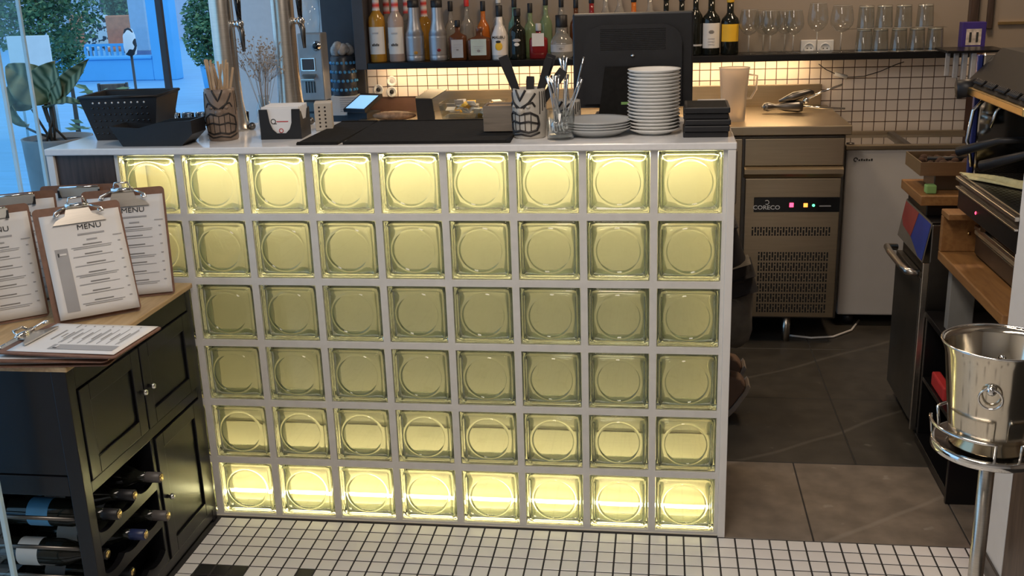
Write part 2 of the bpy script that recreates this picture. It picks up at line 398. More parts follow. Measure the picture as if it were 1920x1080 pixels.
struct(MB().box(-2.35, -2.25, -4.6, -1.7, -0.05, 2.8).build('wall_left_added', 'white_wall'))  # unseen wall added to cut the blue daylight reaching the room
struct(MB().box(-2.35, -2.25, -1.7, 2.65, 2.42, 2.8).build('trim_header_added', 'dark_panel'))  # unseen header over the opening, added to hold back daylight
struct(MB().box(-2.25, 2.4, -4.7, -4.6, -0.05, 2.8).build('wall_front', 'white_wall'))
# dark full-height partition left of the shelf
struct(MB().rbox(-1.72, -1.505, 2.465, 2.498, 0.0, 2.8, 0.004).build('trim_2', 'dark_panel'))
# vertical battens right of the shelf
struct(MB().rbox(1.46, 1.50, 2.455, 2.487, 1.33, 2.8, 0.003).build('trim_3', 'dark_wood'))
struct(MB().rbox(1.545, 1.57, 2.465, 2.487, 1.35, 2.8, 0.003).build('trim_4', 'dark_wood'))
struct(MB().box(1.60, 2.38, 2.476, 2.487, 1.368, 1.380).build('trim_reflection_streak', 'brass'))  # brass strip modelled in place of a streak of reflected light
# pillar at the right: white render, then brown timber cladding
PXW = 0.943
struct(MB().rbox(PXW, 1.30, -0.262, -0.10, 0.0, 2.8, 0.003).build('wall_pillar', 'white_pl'))
struct(MB().rbox(PXW, 1.30, -0.80, -0.266, 0.0, 2.8, 0.003).build('trim_6', 'brown_wood'))
struct(MB().rbox(PXW-0.008, PXW-0.0005, -0.262, -0.101, 0.0, 0.06, 0.002).build('baseboard_pillar', 'dsteel'))

# ================================================================ BAR COUNTER
bar = thing('bar_counter', 'bar counter faced with backlit glass blocks under a white stone top', 'bar counter', (0, 0, 0))
# slab
MB().rbox(-1.812, 0.224, -0.014, 0.52, 1.192, ZT, 0.003).build('countertop', 'slab', bar)
MB().rbox(0.2005, 0.222, -0.012, 0.515, 0.0, 1.1915, 0.0015).build('end_panel', 'white_pl', bar)
MB().rbox(-1.81, -1.788, -0.010, 0.515, 0.0, 1.1915, 0.0015).build('end_panel', 'white_pl', bar)
MB().rbox(-1.7875, -1.6005, 0.0, 0.03, 0.0, 1.1915, 0.001).build('front_panel', 'dark_wood', bar)
MB().box(-1.787, 0.200, 0.205, 0.50, 0.0, 1.1915).build('body', 'dark_panel', bar)
MB().box(-1.6, 0.200, 0.190, 0.204, 0.255, 1.19).build('back_panel', 'cream', bar)
MB().box(-1.6, 0.200, 0.184, 0.204, 0.0, 0.252).build('back_panel', 'cream', bar)
MB().box(-1.6, -1.597, 0.082, 0.184, 0.0, 1.19).build('cavity_side', 'cream', bar)
MB().box(0.197, 0.2003, 0.082, 0.184, 0.0, 1.19).build('cavity_side', 'cream', bar)
MB().box(-1.6, 0.2, 0.0, 0.184, -0.003, 0.002).build('cavity_floor', 'cream', bar)
BH = 0.0895
# mortar joints: vertical and horizontal strips
def bar_strip(x0, x1, z0, z1):
    MB().box(x0, x1, 0.0015, 0.08, z0, z1).build('mortar_joint', 'mortar', bar)
for k in range(10):
    xc = -1.6+0.2*k
    bar_strip(max(-1.6, xc-0.0105), min(0.2003, xc+0.0105), 0.0, 1.1915)
for j in range(0, 7):
    zc = 0.2*j
    for k in range(9):
        xc = -1.5+0.2*k
        if j == 0: bar_strip(xc-0.0895, xc+0.0895, 0.0, 0.0095)
        elif j == 6: bar_strip(xc-0.0895, xc+0.0895, 1.1885, 1.1915)
        else: bar_strip(xc-0.0895, xc+0.0895, zc-0.0105, zc+0.0105)
# one glass block: a hollow pressed-glass shell with a ring on its face
def block_mesh():
    n = 64; mb = MB()
    def loop_circle(r, y): return [(r*math.cos(2*PI*k/n), y, r*math.sin(2*PI*k/n)) for k in range(n)]
    def loop_sq(h, y, cr):
        pts = []
        for k in range(n):
            a = 2*PI*k/n; ca, sa = math.cos(a), math.sin(a)
            p = 60.0 if cr < 0.01 else 26.0
            q = (abs(ca)**p+abs(sa)**p)**(-1/p); pts.append((h*q*ca, y, h*q*sa))
        return pts
    H = 0.0885
    loops = [loop_circle(0.030, 0.0022), loop_circle(0.0600, 0.0036), loop_circle(0.0612, 0.0036), loop_circle(0.0632, 0.0006), loop_circle(0.0652, -0.0006), loop_circle(0.0672, 0.0006),
             loop_circle(0.0692, 0.0036), loop_circle(0.0706, 0.0036), loop_sq(0.0735, 0.0034, 0.02), loop_sq(0.0755, 0.0010, 0.02), loop_sq(0.0790, 0.0010, 0.02), loop_sq(0.0805, 0.0030, 0.02),
             loop_sq(0.0838, 0.0030, 0.02), loop_sq(0.0870, 0.0040, 0.005), loop_sq(H, 0.0070, 0.005), loop_sq(H, 0.0785, 0.005),
             loop_sq(0.0800, 0.0785, 0.02), loop_sq(0.0790, 0.0170, 0.02), loop_sq(0.0765, 0.0125, 0.02), loop_circle(0.068, 0.0112), loop_circle(0.030, 0.0108)]
    vs = []; fs = []
    for L in loops: vs += L
    for i in range(len(loops)-1):
        for k in range(n):
            k2 = (k+1) % n; fs.append((i*n+k, i*n+k2, (i+1)*n+k2, (i+1)*n+k))
    fs.append(tuple(range(n))); fs.append(tuple((len(loops)-1)*n+k for k in range(n))[::-1])
    mb.add(vs, fs, 0, True)
    o = mb.build('glass_block', 'block_glass'); me = o.data; bpy.data.objects.remove(o); return me
me_blk = block_mesh()
for j in range(6):
    for k in range(9):
        inst('glass_block', me_blk, bar, (-1.5+0.2*k, 0.0015, 0.1+0.2*j-(0.0015 if j == 5 else 0)))
# led strips in the cavity
MB().box(-1.59, 0.19, 0.088, 0.097, 0.042, 0.051).build('led_strip', 'led_low', bar)
MB().box(-1.59, 0.19, 0.088, 0.097, 1.158, 1.167).build('led_strip', 'led', bar)
# ================================================================ THINGS ON THE COUNTER
def on_top(x, y, z=ZT): p = atz(x, y, z); return (float(p[0]), float(p[1]), z)
# rubber bar mats
def mat_piece(name, x0, x1, y0, y1, label, sk):
    t = thing(name, label, 'bar mat', ((x0+x1)/2, (y0+y1)/2, ZT), (0, 0, 0), 'rubber mats on the counter')
    hx, hy = (x1-x0)/2, (y1-y0)/2
    mb = MB(); mb.prism([(-hx-sk, -hy, 0.0003), (hx-sk, -hy, 0.0003), (hx+sk, hy, 0.0003), (-hx+sk, hy, 0.0003)], (0, 0, 0.006))
    mb.build('mat_sheet', 'black_mat', t)
    mb = MB()
    for yy in (-hy, hy-0.010): mb.box(-hx+0.002, hx-0.002, yy, yy+0.010, 0.0063, 0.009)
    k = mb.build('raised_rim', 'black_mat', t); k['kind'] = 'stuff'
mat_piece('bar_mat', -0.905, -0.415, 0.015, 0.475, 'black rubber bar mat lying under the small grey wooden box', -0.01)
mat_piece('bar_mat', -1.035, -0.910, 0.015, 0.475, 'narrow black rubber bar mat beside the napkin holder', 0.0)

# perforated black basket
t = thing('storage_basket', 'tall black plastic basket with rows of round holes on the counter', 'basket', (-1.645, 0.235, ZT), (0, 0, 0.10))
def tapered_shell(mb, w0, d0, w1, d1, h, th=0.004, mi=0):
    def ring(w, d, z): return [(-w/2, -d/2, z), (w/2, -d/2, z), (w/2, d/2, z), (-w/2, d/2, z)]
    vs = ring(w0, d0, 0)+ring(w1, d1, h)+ring(w1-2*th, d1-2*th, h)+ring(w0-2*th, d0-2*th, th)
    fs = [(3, 2, 1, 0)]
    for a in (0, 4, 8):
        for i in range(4): fs.append((a+i, a+(i+1) % 4, a+4+(i+1) % 4, a+4+i))
    fs.append((12, 13, 14, 15)); mb.add(vs, fs, mi); return mb
tapered_shell(MB(), 0.185, 0.15, 0.245, 0.20, 0.135).build('shell', 'black_pl', t)
MB().tube([(-0.1225, -0.10, 0.135), (0.1225, -0.10, 0.135), (0.1225, 0.10, 0.135), (-0.1225, 0.10, 0.135)], 0.005, 8, closed=True).build('rim', 'black_pl', t)
mb = MB()
for r in range(5):
    for c in range(11):
        z = 0.022+r*0.02; x = -0.085+c*0.017; yy = -0.075-0.025*z/0.135
        mb.cyl((x, yy+0.0005, z), (x, yy-0.0012, z), 0.0042, n=8)
h_ = mb.build('holes', 'black_gl', t); h_['kind'] = 'stuff'
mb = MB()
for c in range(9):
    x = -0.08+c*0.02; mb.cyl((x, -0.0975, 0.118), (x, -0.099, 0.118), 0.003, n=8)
h_ = mb.build('painted_lit_holes', 'screen_blue' if False else 'white_pl2', t); h_['kind'] = 'stuff'  # pale discs: light through the holes is put into their colour
# low tray bin
t = thing('letter_tray', 'low open black plastic bin with slanted sides in front of the basket', 'bin', (-1.485, 0.072, ZT), (0, 0, 0.0))
mb = MB()
W, D, Hh = 0.225, 0.10, 0.075
prof = [(-W/2+0.02, 0), (W/2-0.02, 0), (W/2+0.018, 0.035), (W/2+0.018, Hh), (W/2-0.09, Hh-0.006), (W/2-0.15, Hh*0.72), (-W/2-0.015, Hh*0.80)]
for yy in (-D/2, D/2-0.004): mb.prism([(x, yy, z) for x, z in prof], (0, 0.004, 0))
mb.build('side_wall', 'black_pl', t)
mb = MB()
mb.box(-W/2+0.02, W/2-0.02, -D/2+0.0041, D/2-0.0041, 0, 0.004)
mb.prism([(W/2-0.02, -D/2+0.0041, 0), (W/2+0.018, -D/2+0.0041, 0.035), (W/2+0.018, -D/2+0.0041, Hh), (W/2+0.014, -D/2+0.0041, Hh), (W/2+0.014, -D/2+0.0041, 0.037), (W/2-0.024, -D/2+0.0041, 0.004)], (0, D-0.0083, 0))
mb.prism([(-W/2+0.02, -D/2+0.0041, 0), (-W/2-0.015, -D/2+0.0041, Hh*0.8), (-W/2-0.011, -D/2+0.0041, Hh*0.8), (-W/2+0.024, -D/2+0.0041, 0.004)], (0, D-0.0083, 0))
mb.build('base_pan', 'black_pl', t)
# small glasses in a row behind the bin, catching the daylight
gl = None
for i in range(6):
    p = (-1.585+0.046*i, 0.40+0.004*i, ZT)
    if gl is None:
        gl = thing('shot_glass', 'small clear shot glass in the row behind the black bin', 'glass', p, (0, 0, 0), 'shot glasses behind the bin')
        MB().lathe([(0.015, 0), (0.0185, 0.001), (0.0205, 0.05), (0.0195, 0.05), (0.0170, 0.008), (0.001, 0.008)], 16).build('bowl', M('glass_shot', (0.9, 0.95, 1.0), 0.03, trans=1.0, ior=1.45, var=0.0), gl)
        MB().lathe([(0.0203, 0.0505), (0.0208, 0.0515), (0.0198, 0.0515), (0.0193, 0.0505)], 16, cap=False).build('rim', 'chrome', gl)
    else: dup(gl, p)

# ---- tiki mugs
def tiki(name, label, loc, rz, h, r, mat, group=None, base_h=0.0):
    t = thing(name, label, 'mug', loc, (0, 0, rz), group)
    def rad(z): return r*(0.93+0.07*math.sin(PI*min(1, max(0, z/h))))
    prof = [(rad(0)*0.94, 0), (rad(0), 0.004)]+[(rad(h*i/10), 0.004+(h-0.004)*i/10) for i in range(1, 11)]+[(rad(h)-0.006, h), (rad(h)-0.008, h*0.5), (0.001, h*0.45)]
    MB().lathe(prof, 32).build('cup', mat, t)
    def sp(a, z, o=0.0): a = -PI/2+a; rr = rad(z)+o; return (rr*math.cos(a), rr*math.sin(a), z)
    def line(pts, wd, n=6):
        out = []
        for i in range(len(pts)-1):
            for k in range(5):
                u = k/5; out.append(sp(pts[i][0]*(1-u)+pts[i+1][0]*u, (pts[i][1]*(1-u)+pts[i+1][1]*u)*h))
        out.append(sp(pts[-1][0], pts[-1][1]*h)); return out, wd
    dk = MB()
    L = []
    L.append(line([(-0.95, 0.92), (-0.5, 0.72), (0, 0.62), (0.5, 0.72), (0.95, 0.92)], 0.0035))
    L.append(line([(-0.35, 0.99), (0, 0.78), (0.35, 0.99)], 0.0040))
    L.append(line([(-0.9, 0.66), (-0.75, 0.74), (-0.45, 0.72), (-0.22, 0.63)], 0.0035))
    L.append(line([(0.9, 0.66), (0.75, 0.74), (0.45, 0.72), (0.22, 0.63)], 0.0035))
    L.append(line([(-1.15, 0.30), (-1.05, 0.46), (-0.6, 0.54), (0, 0.50), (0.6, 0.54), (1.05, 0.46), (1.15, 0.30), (1.0, 0.18), (0.5, 0.14), (0, 0.17), (-0.5, 0.14), (-1.0, 0.18), (-1.15, 0.30)], 0.0040))
    L.append(line([(-1.1, 0.31), (-0.5, 0.36), (0, 0.33), (0.5, 0.36), (1.1, 0.31)], 0.0035))
    for a in (-0.75, -0.4, -0.05, 0.3, 0.65): L.append(line([(a, 0.17), (a, 0.51)], 0.0016))
    L.append(line([(-1.2, 0.13), (-0.6, 0.07), (0, 0.10), (0.6, 0.07), (1.2, 0.13)], 0.0035))
    for s in (-1, 1):
        for q in range(4): L.append(line([(s*(1.25+0.2*q), 0.95), (s*(1.2+0.22*q), 0.5+0.06*q)], 0.0018))
    for pts, wd in L: dk.tube(pts, wd*(0.92 if mat == 'tiki_g' else 0.72), 6)
    o = dk.build('carved_lines', 'tiki_ink', t); o['kind'] = 'stuff'
    ey = MB()
    for s in (-1, 1): ey.ball(sp(s*0.5, 0.655*h, -0.002), 0.0075, 8, sz=0.7)
    o = ey.build('eyes', mat, t); o['kind'] = 'stuff'
    MB().ball(sp(0, 0.56*h, -0.004), 0.012, 10, sx=1.2).build('nose', mat, t)
    return t
p = on_top(406, 266)
tiki('tiki_mug', 'brown carved face mug holding wooden stirrers next to the steel column', (p[0]+0.005, p[1]+0.048, ZT), 0.25, 0.155, 0.048, 'tiki_b')
tk1 = (p[0]+0.005, p[1]+0.048)
stm = None
for i in range(24):
    a = random.uniform(0, 2*PI); ln = random.uniform(0.165, 0.20)
    tx = math.cos(a)*0.27*random.uniform(0.3, 1) ; ty = math.sin(a)*0.2
    b = (tk1[0]+math.cos(a)*0.018, tk1[1]+math.sin(a)*0.018, ZT+0.076)
    o = MB().box(-0.0036, 0.0036, -0.0009, 0.0009, 0, ln*0.86).build('stirrer', 'stick')
    o.location = b; o.rotation_euler = (-ty, tx, random.uniform(0, 3))
    tag(o, 'thin wooden stirrer standing in the brown face mug', 'stirrer', 'wooden stirrers in the brown mug')
p = on_top(990, 262)
tk2 = (p[0], p[1]+0.052)
tiki('tiki_mug', 'grey carved face mug holding flat black stirring paddles', (tk2[0], tk2[1], ZT), -0.45, 0.142, 0.050, 'tiki_g')
for i, (dx, dy, rx, ry, ln, wd) in enumerate([(-0.015, 0.0, 0.05, -0.34, 0.17, 0.024), (0.012, 0.01, 0.0, 0.33, 0.17, 0.024), (0.02, -0.005, 0.05, 0.28, 0.16, 0.014), (-0.002, 0.012, -0.1, 0.05, 0.10, 0.02), (0.02, 0.015, -0.1, 0.6, 0.14, 0.024)]):
    o = MB().prism([(-wd*0.32, -0.002, 0), (wd*0.32, -0.002, 0), (wd*0.62, -0.002, ln*0.85), (wd*0.55, -0.002, ln), (-wd*0.55, -0.002, ln), (-wd*0.62, -0.002, ln*0.85)], (0, 0.004, 0)).build('stirring_paddle', 'black_pl')
    o.location = (tk2[0]+dx, tk2[1]+dy, ZT+0.074); o.rotation_euler = (rx, ry, 0)
    tag(o, 'flat black plastic paddle standing in the grey face mug', 'stirrer', 'black paddles in the grey mug')
p = on_top(1080, 232)
tk3 = (-0.262, 0.268)
tiki('tiki_mug', 'pale carved face mug half hidden behind the flat plates', (tk3[0], tk3[1], ZT), -0.7, 0.09, 0.040, 'tiki_g')

# ---- glass of teaspoons
cg = (-0.268, 0.085)
t = thing('cutlery_glass', 'clear glass tumbler full of teaspoons in front of the grey face mug', 'glass', (cg[0], cg[1], ZT))
MB().lathe([(0.034, 0), (0.039, 0.004), (0.042, 0.085), (0.0405, 0.085), (0.037, 0.008), (0.001, 0.008)], 24).build('tumbler', 'glass', t)
MB().lathe([(0.001, 0.0085), (0.036, 0.0085), (0.036, 0.012), (0.001, 0.012)], 24).build('base', M('glass_base', (0.5, 0.52, 0.5), 0.1, trans=0.6), t)
# handles fan out from the tumbler
def spoon_mesh(fork=False):
    mb = MB()
    mb.tube([(0, 0, 0), (0, 0.001, 0.05), (0, 0, 0.10), (0, -0.002, 0.135)], [0.0016, 0.0017, 0.0028, 0.0036], 6)
    mb.ball((0, 0, -0.014), 0.017, 8, sx=0.6, sy=0.22)
    o = mb.build('teaspoon', 'chrome'); me = o.data; bpy.data.objects.remove(o); return me
me_sp = spoon_mesh()
for i in range(12):
    a = 2*PI*i/12+0.3; rr = 0.019 if i % 2 else 0.010
    o = bpy.data.objects.new('teaspoon', me_sp); C.objects.link(o)
    o.location = (cg[0]+rr*math.cos(a), cg[1]+rr*math.sin(a), ZT+0.047)
    o.rotation_euler = (-0.22*math.sin(a)+random.uniform(-.05, .05), 0.22*math.cos(a)+0.12+random.uniform(-.1, .1), a)
    tag(o, 'steel teaspoon standing handle up in the clear tumbler', 'spoon', 'teaspoons in the clear tumbler')
for i in range(5):
    a = 2*PI*i/5
    o = bpy.data.objects.new('teaspoon', me_sp); C.objects.link(o)
    o.location = (tk3[0]+0.016*math.cos(a), tk3[1]+0.016*math.sin(a), ZT+0.085)
    o.rotation_euler = (-0.2*math.sin(a), 0.26*math.cos(a), a)
    tag(o, 'steel spoon standing in the pale face mug behind the plates', 'spoon', 'spoons in the pale mug')

# ---- plates
ORD = ['lowest', 'second', 'third', 'fourth', 'fifth', 'sixth', 'seventh', 'eighth', 'ninth', 'tenth', 'eleventh', 'twelfth', 'thirteenth', 'fourteenth', 'fifteenth', 'sixteenth', 'seventeenth', 'topmost']
def plate_prof(r, h, foot): return [(foot, 0), (foot+0.002, 0), (foot+0.004, 0.003), (r*0.92, h*0.72), (r, h), (r-0.001, h+0.0016), (r*0.90, h*0.8+0.0022), (foot, 0.0052), (0.001, 0.005)]
pp = (-0.170, 0.165)
me = None
for i in range(4):
    if me is None:
        o = MB().lathe(plate_prof(0.104, 0.022, 0.066), 48).build('flat_plate', 'china_g'); me = o.data
    else: o = bpy.data.objects.new('flat_plate', me); C.objects.link(o)
    o.location = (pp[0], pp[1], ZT+i*0.0075)
    tag(o, (ORD[i]+' wide grey-white plate'+(' from the bottom' if i else '')+' of the low stack beside the teaspoons') if i < 3 else 'wide grey-white plate on top of the low stack beside the teaspoons', 'plate', 'plates of the low stack')
pp = (-0.003, 0.178); me = None
for i in range(18):
    if me is None:
        o = MB().lathe(plate_prof(0.0765, 0.016, 0.046), 40).build('saucer', 'china'); me = o.data
    else: o = bpy.data.objects.new('saucer', me); C.objects.link(o)
    o.location = (pp[0]+random.uniform(-.001, .001), pp[1]+random.uniform(-.001, .001), ZT+i*0.0099)
    tag(o, (ORD[i]+' white saucer'+(' from the bottom' if i else '')+' of the tall stack before the monitor') if i < 17 else 'topmost white china saucer of the tall stack before the monitor', 'saucer', 'saucers of the tall stack')
# ---- black trays
for i in range(5):
    t = thing('bill_tray', (['lowest', 'second', 'third', 'fourth'][i]+' black bill tray'+(' from the bottom' if i else '')+' of the stack at the counter end') if i < 4 else 'topmost black bill tray of the stack at the counter end', 'tray', (0.147+0.003*((i*7) % 3-1), 0.165-0.004*((i*5) % 3), ZT+0.0172*i), (0, 0, 0.015*((i*3) % 3-1)), 'black trays stacked at the counter end')
    MB().rbox(-0.063, 0.063, -0.085, 0.085, 0.0, 0.0165, 0.003).build('tray_body', 'black_pl', t)
    MB().box(-0.055, 0.055, -0.077, 0.077, 0.0166, 0.0169).build('tray_bed', 'black_mat', t)

# ---- beer tap columns
def beer_column(loc, label, tapside):
    t = thing('beer_tap_column', label, 'beer tap', loc, (0, 0, 0), 'steel beer tap columns')
    MB().lathe([(0.058, 0), (0.060, 0.004), (0.054, 0.010), (0.048, 0.03), (0.040, 0.09), (0.037, 0.16), (0.036, 0.56), (0.030, 0.585), (0.002, 0.59)], 40).build('column', 'steel', t)
    mb = MB(); mb.cyl((0.03, 0, 0.335), (0.062, -0.012, 0.335), 0.010, n=14).ball((0.062, -0.012, 0.335), 0.014, 10)
    s = mb.build('tap_body', 'chrome', t)
    MB().tube([(0.062, -0.014, 0.330), (0.070, -0.022, 0.31), (0.072, -0.024, 0.25)], [0.010, 0.009, 0.005], 12).build('spout', 'dsteel', t)
    MB().cyl((0.062, -0.012, 0.347), (0.062, -0.014, 0.43), 0.007, 0.012, 12).build('tap_handle', 'black_gl', t)
    MB().ball((0.064, 0.0, 0.012), 0.012, 8).build('clamp_screw', 'dsteel', t)
beer_column((-1.362, 0.350, ZT), 'polished steel beer tap column beside the brown face mug', 1)
beer_column((-1.200, 0.460, ZT), 'polished steel beer tap column behind the napkin holder', 1)

# ---- dried flowers in a small glass vase
vz = (-1.287, 0.445)
t = thing('flower_vase', 'small clear glass vase of dried baby breath between the steel columns', 'vase', (vz[0], vz[1], ZT))
MB().lathe([(0.022, 0), (0.026, 0.004), (0.028, 0.05), (0.016, 0.085), (0.018, 0.10), (0.0165, 0.10), (0.0145, 0.085), (0.024, 0.05), (0.022, 0.008), (0.001, 0.008)], 24).build('vase_glass', 'glass', t)
st = MB(); fl = MB()
for i in range(26):
    a = random.uniform(0, 2*PI); lean = random.uniform(0.05, 0.55)
    z1 = random.uniform(0.13, 0.19); b = Vector((0.004*math.cos(a), 0.004*math.sin(a), 0.02)); m1 = Vector((math.cos(a)*lean*0.09, math.sin(a)*lean*0.09, z1))
    st.tube([b, m1], 0.0007, 4)
    for k in range(7):
        e = m1+Vector((math.cos(a)*lean*0.10+random.uniform(-.030, .030), math.sin(a)*lean*0.08+random.uniform(-.030, .030), random.uniform(0.02, 0.11)))
        st.tube([m1, e], 0.0004, 3)
        for q in range(2): fl.ball(e+Vector((random.uniform(-.006, .006), random.uniform(-.006, .006), random.uniform(-.006, .006))), 0.0026, 4)
o = st.build('stems', 'flower', t); o['kind'] = 'stuff'
o = fl.build('dried_flowers', 'flower', t); o['kind'] = 'stuff'

# ---- napkin holder
nh = on_top(490, 262)
t = thing('napkin_holder', 'black napkin holder with cut-out front filled with printed white napkins', 'napkin holder', (nh[0], nh[1], ZT), (0, 0, 0.06))
W, D, Hh = 0.126, 0.11, 0.090
prof = [(0, 0), (W, 0), (W, Hh), (W*0.80, Hh), (W*0.78, 0.05), (W*0.72, 0.03), (W*0.62, 0.018), (W*0.40, 0.018), (W*0.30, 0.03), (W*0.24, 0.05), (W*0.20, Hh), (0, Hh)]
MB().prism([(x, 0, z) for x, z in prof], (0, 0.004, 0)).build('front_plate', 'black_pl', t)
prof2 = [(0.004, 0), (D, 0), (D, Hh*0.95), (D*0.85, Hh*0.9), (D*0.7, 0.055), (D*0.3, 0.055), (D*0.15, Hh*0.9), (0.004, Hh*0.95)]
MB().prism([(W-0.004, y, z) for y, z in prof2], (0.004, 0, 0)).build('side_plate', 'black_pl', t)
MB().prism([(0.0, y, z) for y, z in prof2], (0.004, 0, 0)).build('side_plate', 'black_pl', t)
MB().box(0.0042, W-0.0042, 0.0042, D, 0, 0.004).build('base_plate', 'black_pl', t)
nm = MB().rbox(0, W-0.010, 0, 0.0032, 0, 0.088, 0.001, seg=1).build('napkin', 'napkin'); me_n = nm.data; bpy.data.objects.remove(nm)
for i in range(24):
    o = bpy.data.objects.new('napkin', me_n); C.objects.link(o)
    y = 0.0055+i*0.0042
    ca, sa = math.cos(0.06), math.sin(0.06)
    o.location = (nh[0]+0.005*ca-y*sa, nh[1]+0.005*sa+y*ca, ZT+0.0045+random.uniform(0, 0.006)); o.rotation_euler = (0, 0, 0.06)
    tag(o, 'folded white paper napkin standing in the black napkin holder' if i else 'front white napkin with red printed ring logo in the black holder', 'napkin', 'napkins in the black holder')
    if i == 0:
        mb = MB(); ring = [(0.036+0.007*math.cos(2*PI*k/16), -0.0006, 0.048+0.007*math.sin(2*PI*k/16)) for k in range(16)]
        mb.tube(ring, 0.0012, 5, closed=True); mb.box(0.036, 0.046, -0.0010, -0.0004, 0.040, 0.042)
        mb.build('printed_logo', 'tiki_ink', o)
        mb = MB().box(0.046, 0.082, -0.0010, -0.0004, 0.046, 0.0485); mb.build('printed_line', 'red', o)
        ring = [(0.058+0.006*math.cos(2*PI*k/16), -0.0006, 0.020+0.006*math.sin(2*PI*k/16)) for k in range(16)]
        MB().tube(ring, 0.0012, 5, closed=True).build('printed_logo', 'red', o)
# ---- pale perforated box
p = on_top(592, 246)
t = thing('perforated_box', 'pale beige upright box with two columns of round holes', 'box', (p[0], p[1], ZT), (0, 0, 0.25))
MB().rbox(0, 0.055, 0, 0.07, 0, 0.088, 0.003).build('box_body', 'beige', t)
mb = MB()
for r in range(6):
    for c in range(2): mb.cyl((0.016+0.018*c, 0.0005, 0.014+0.012*r), (0.016+0.018*c, -0.0008, 0.014+0.012*r), 0.003, n=10)
o = mb.build('holes', 'tiki_ink', t); o['kind'] = 'stuff'
# ---- small grey wood box on the mat
p = on_top(907, 247, ZT+0.0095)
t = thing('wooden_box', 'small grey-brown wooden box with open top on the black mat', 'box', (p[0], p[1], ZT+0.0095), (0, 0, 0.0))
tapered = MB(); Wb, Db, Hb = 0.090, 0.09, 0.076
MB().rbox(0, Wb, 0, 0.006, 0, Hb, 0.001, seg=1).build('side_board', 'boxwood', t)
MB().rbox(0, Wb, Db-0.006, Db, 0, Hb, 0.001, seg=1).build('side_board', 'boxwood', t)
MB().rbox(0, 0.006, 0.0062, Db-0.0062, 0, Hb, 0.001, seg=1).build('side_board', 'boxwood', t)
MB().rbox(Wb-0.006, Wb, 0.0062, Db-0.0062, 0, Hb, 0.001, seg=1).build('side_board', 'boxwood', t)
MB().box(0.0062, Wb-0.0062, 0.0062, Db-0.0062, 0, Hb-0.006).build('filling', 'kraft', t)

# ---- POS monitor seen from behind
t = thing('pos_monitor', 'black point-of-sale monitor seen from its back on the counter', 'monitor', (-0.070, 0.43, ZT), (0, 0, 0))
MB().rbox(-0.186, 0.184, -0.012, 0.022, 0.045, 0.335, 0.006).build('bezel', 'black_pl', t)
mb = MB(); n = 10
prof = [(-0.15, 0.06), (0.15, 0.06), (0.15, 0.24)]
for k in range(n+1):
    a = k/n*PI/2; prof.append((0.15-0.06*(1-math.cos(a)), 0.24+0.06*math.sin(a)))
for k in range(n+1):
    a = k/n*PI/2; prof.append((-0.09-0.06*math.sin(a), 0.30-0.06*(1-math.cos(a))))
mb.prism([(x, -0.0122, z) for x, z in prof], (0, -0.022, 0)); mb.build('rear_shell', 'black_pl', t)
mb = MB()
for k in range(12):
    zz = 0.285-0.0055*k; mb.box(-0.10, 0.10, -0.0352, -0.0343, zz, zz+0.0022)
o = mb.build('vent_ribs', 'black_gl', t); o['kind'] = 'stuff'
MB().prism([(-0.085, -0.0345, 0.175), (0.085, -0.0345, 0.175), (0.105, -0.0345, 0.03), (-0.105, -0.0345, 0.03)], (0, -0.018, 0)).build('stand_neck', 'black_mat', t)
MB().rbox(-0.12, 0.12, -0.10, 0.05, 0.0, 0.028, 0.006).build('foot', 'black_pl', t)
mb = MB().cyl((0, -0.034, 0.206), (0, -0.0365, 0.206), 0.0058, n=16); mb.build('lock_screw', 'chrome', t)
mb = MB()
for zz, xx in ((0.128, 0.0), (0.108, -0.006), (0.082, -0.004)): mb.cyl((xx, -0.053, zz), (xx, -0.056, zz), 0.006, n=12)
o = mb.build('plug_sockets', 'white_pl2', t); o['kind'] = 'stuff'
MB().box(-0.035, 0.0, -0.0545, -0.053, 0.060, 0.068).build('status_sticker', 'green', t)
# white receipt printer behind the trays
t = thing('receipt_printer', 'white receipt printer partly hidden behind the black trays', 'printer', (0.185, 0.36, ZT))
MB().rbox(-0.060, 0.033, -0.06, 0.07, 0, 0.058, 0.006).build('case', 'white_pl2', t)
MB().rbox(-0.056, 0.03, -0.055, 0.06, 0.0585, 0.068, 0.003).build('lid', 'white_enamel', t)
MB().box(-0.05, 0.035, -0.0615, -0.0602, 0.030, 0.034).build('paper_slot', 'black_pl', t)
# ================================================================ BACK WORKTOP, REFRIGERATOR, FREEZER
ZW = 1.0
t = thing('refrigerated_counter', 'stainless steel refrigerated counter with slotted motor panel against the tiled wall', 'refrigerator', (0, 1.78, 0))
fr = t
MB().rbox(-1.45, 0.815, 0.012, 0.70, 0.115, 0.955, 0.003).build('cabinet_body', 'dsteel', t)
MB().rbox(-1.47, 0.835, -0.02, 0.715, 0.960, ZW, 0.004).build('worktop', 'steel_h', t)
MB().rbox(-1.20, 0.80, 0.690, 0.712, ZW+0.0005, 1.104, 0.002).build('splashback', 'steel_h', t)
MB().rbox(0.385, 0.808, -0.006, 0.0115, 0.825, 0.945, 0.003).build('drawer_front', 'steel_h', t)
mb = MB(); mb.prism([(0.385, -0.006, 0.822), (0.385, -0.028, 0.812), (0.385, -0.028, 0.792), (0.385, -0.004, 0.772), (0.385, 0.011, 0.772), (0.385, 0.011, 0.822)], (0.423, 0, 0))
mb.build('drawer_grip', 'steel_h', t)
pan = MB().rbox(0.392, 0.803, -0.004, 0.0115, 0.125, 0.768, 0.003).build('motor_panel', 'steel_h', t)
cp = MB().rbox(0.432, 0.803, -0.010, -0.0045, 0.617, 0.684, 0.002).build('control_strip', 'black_gl', t)
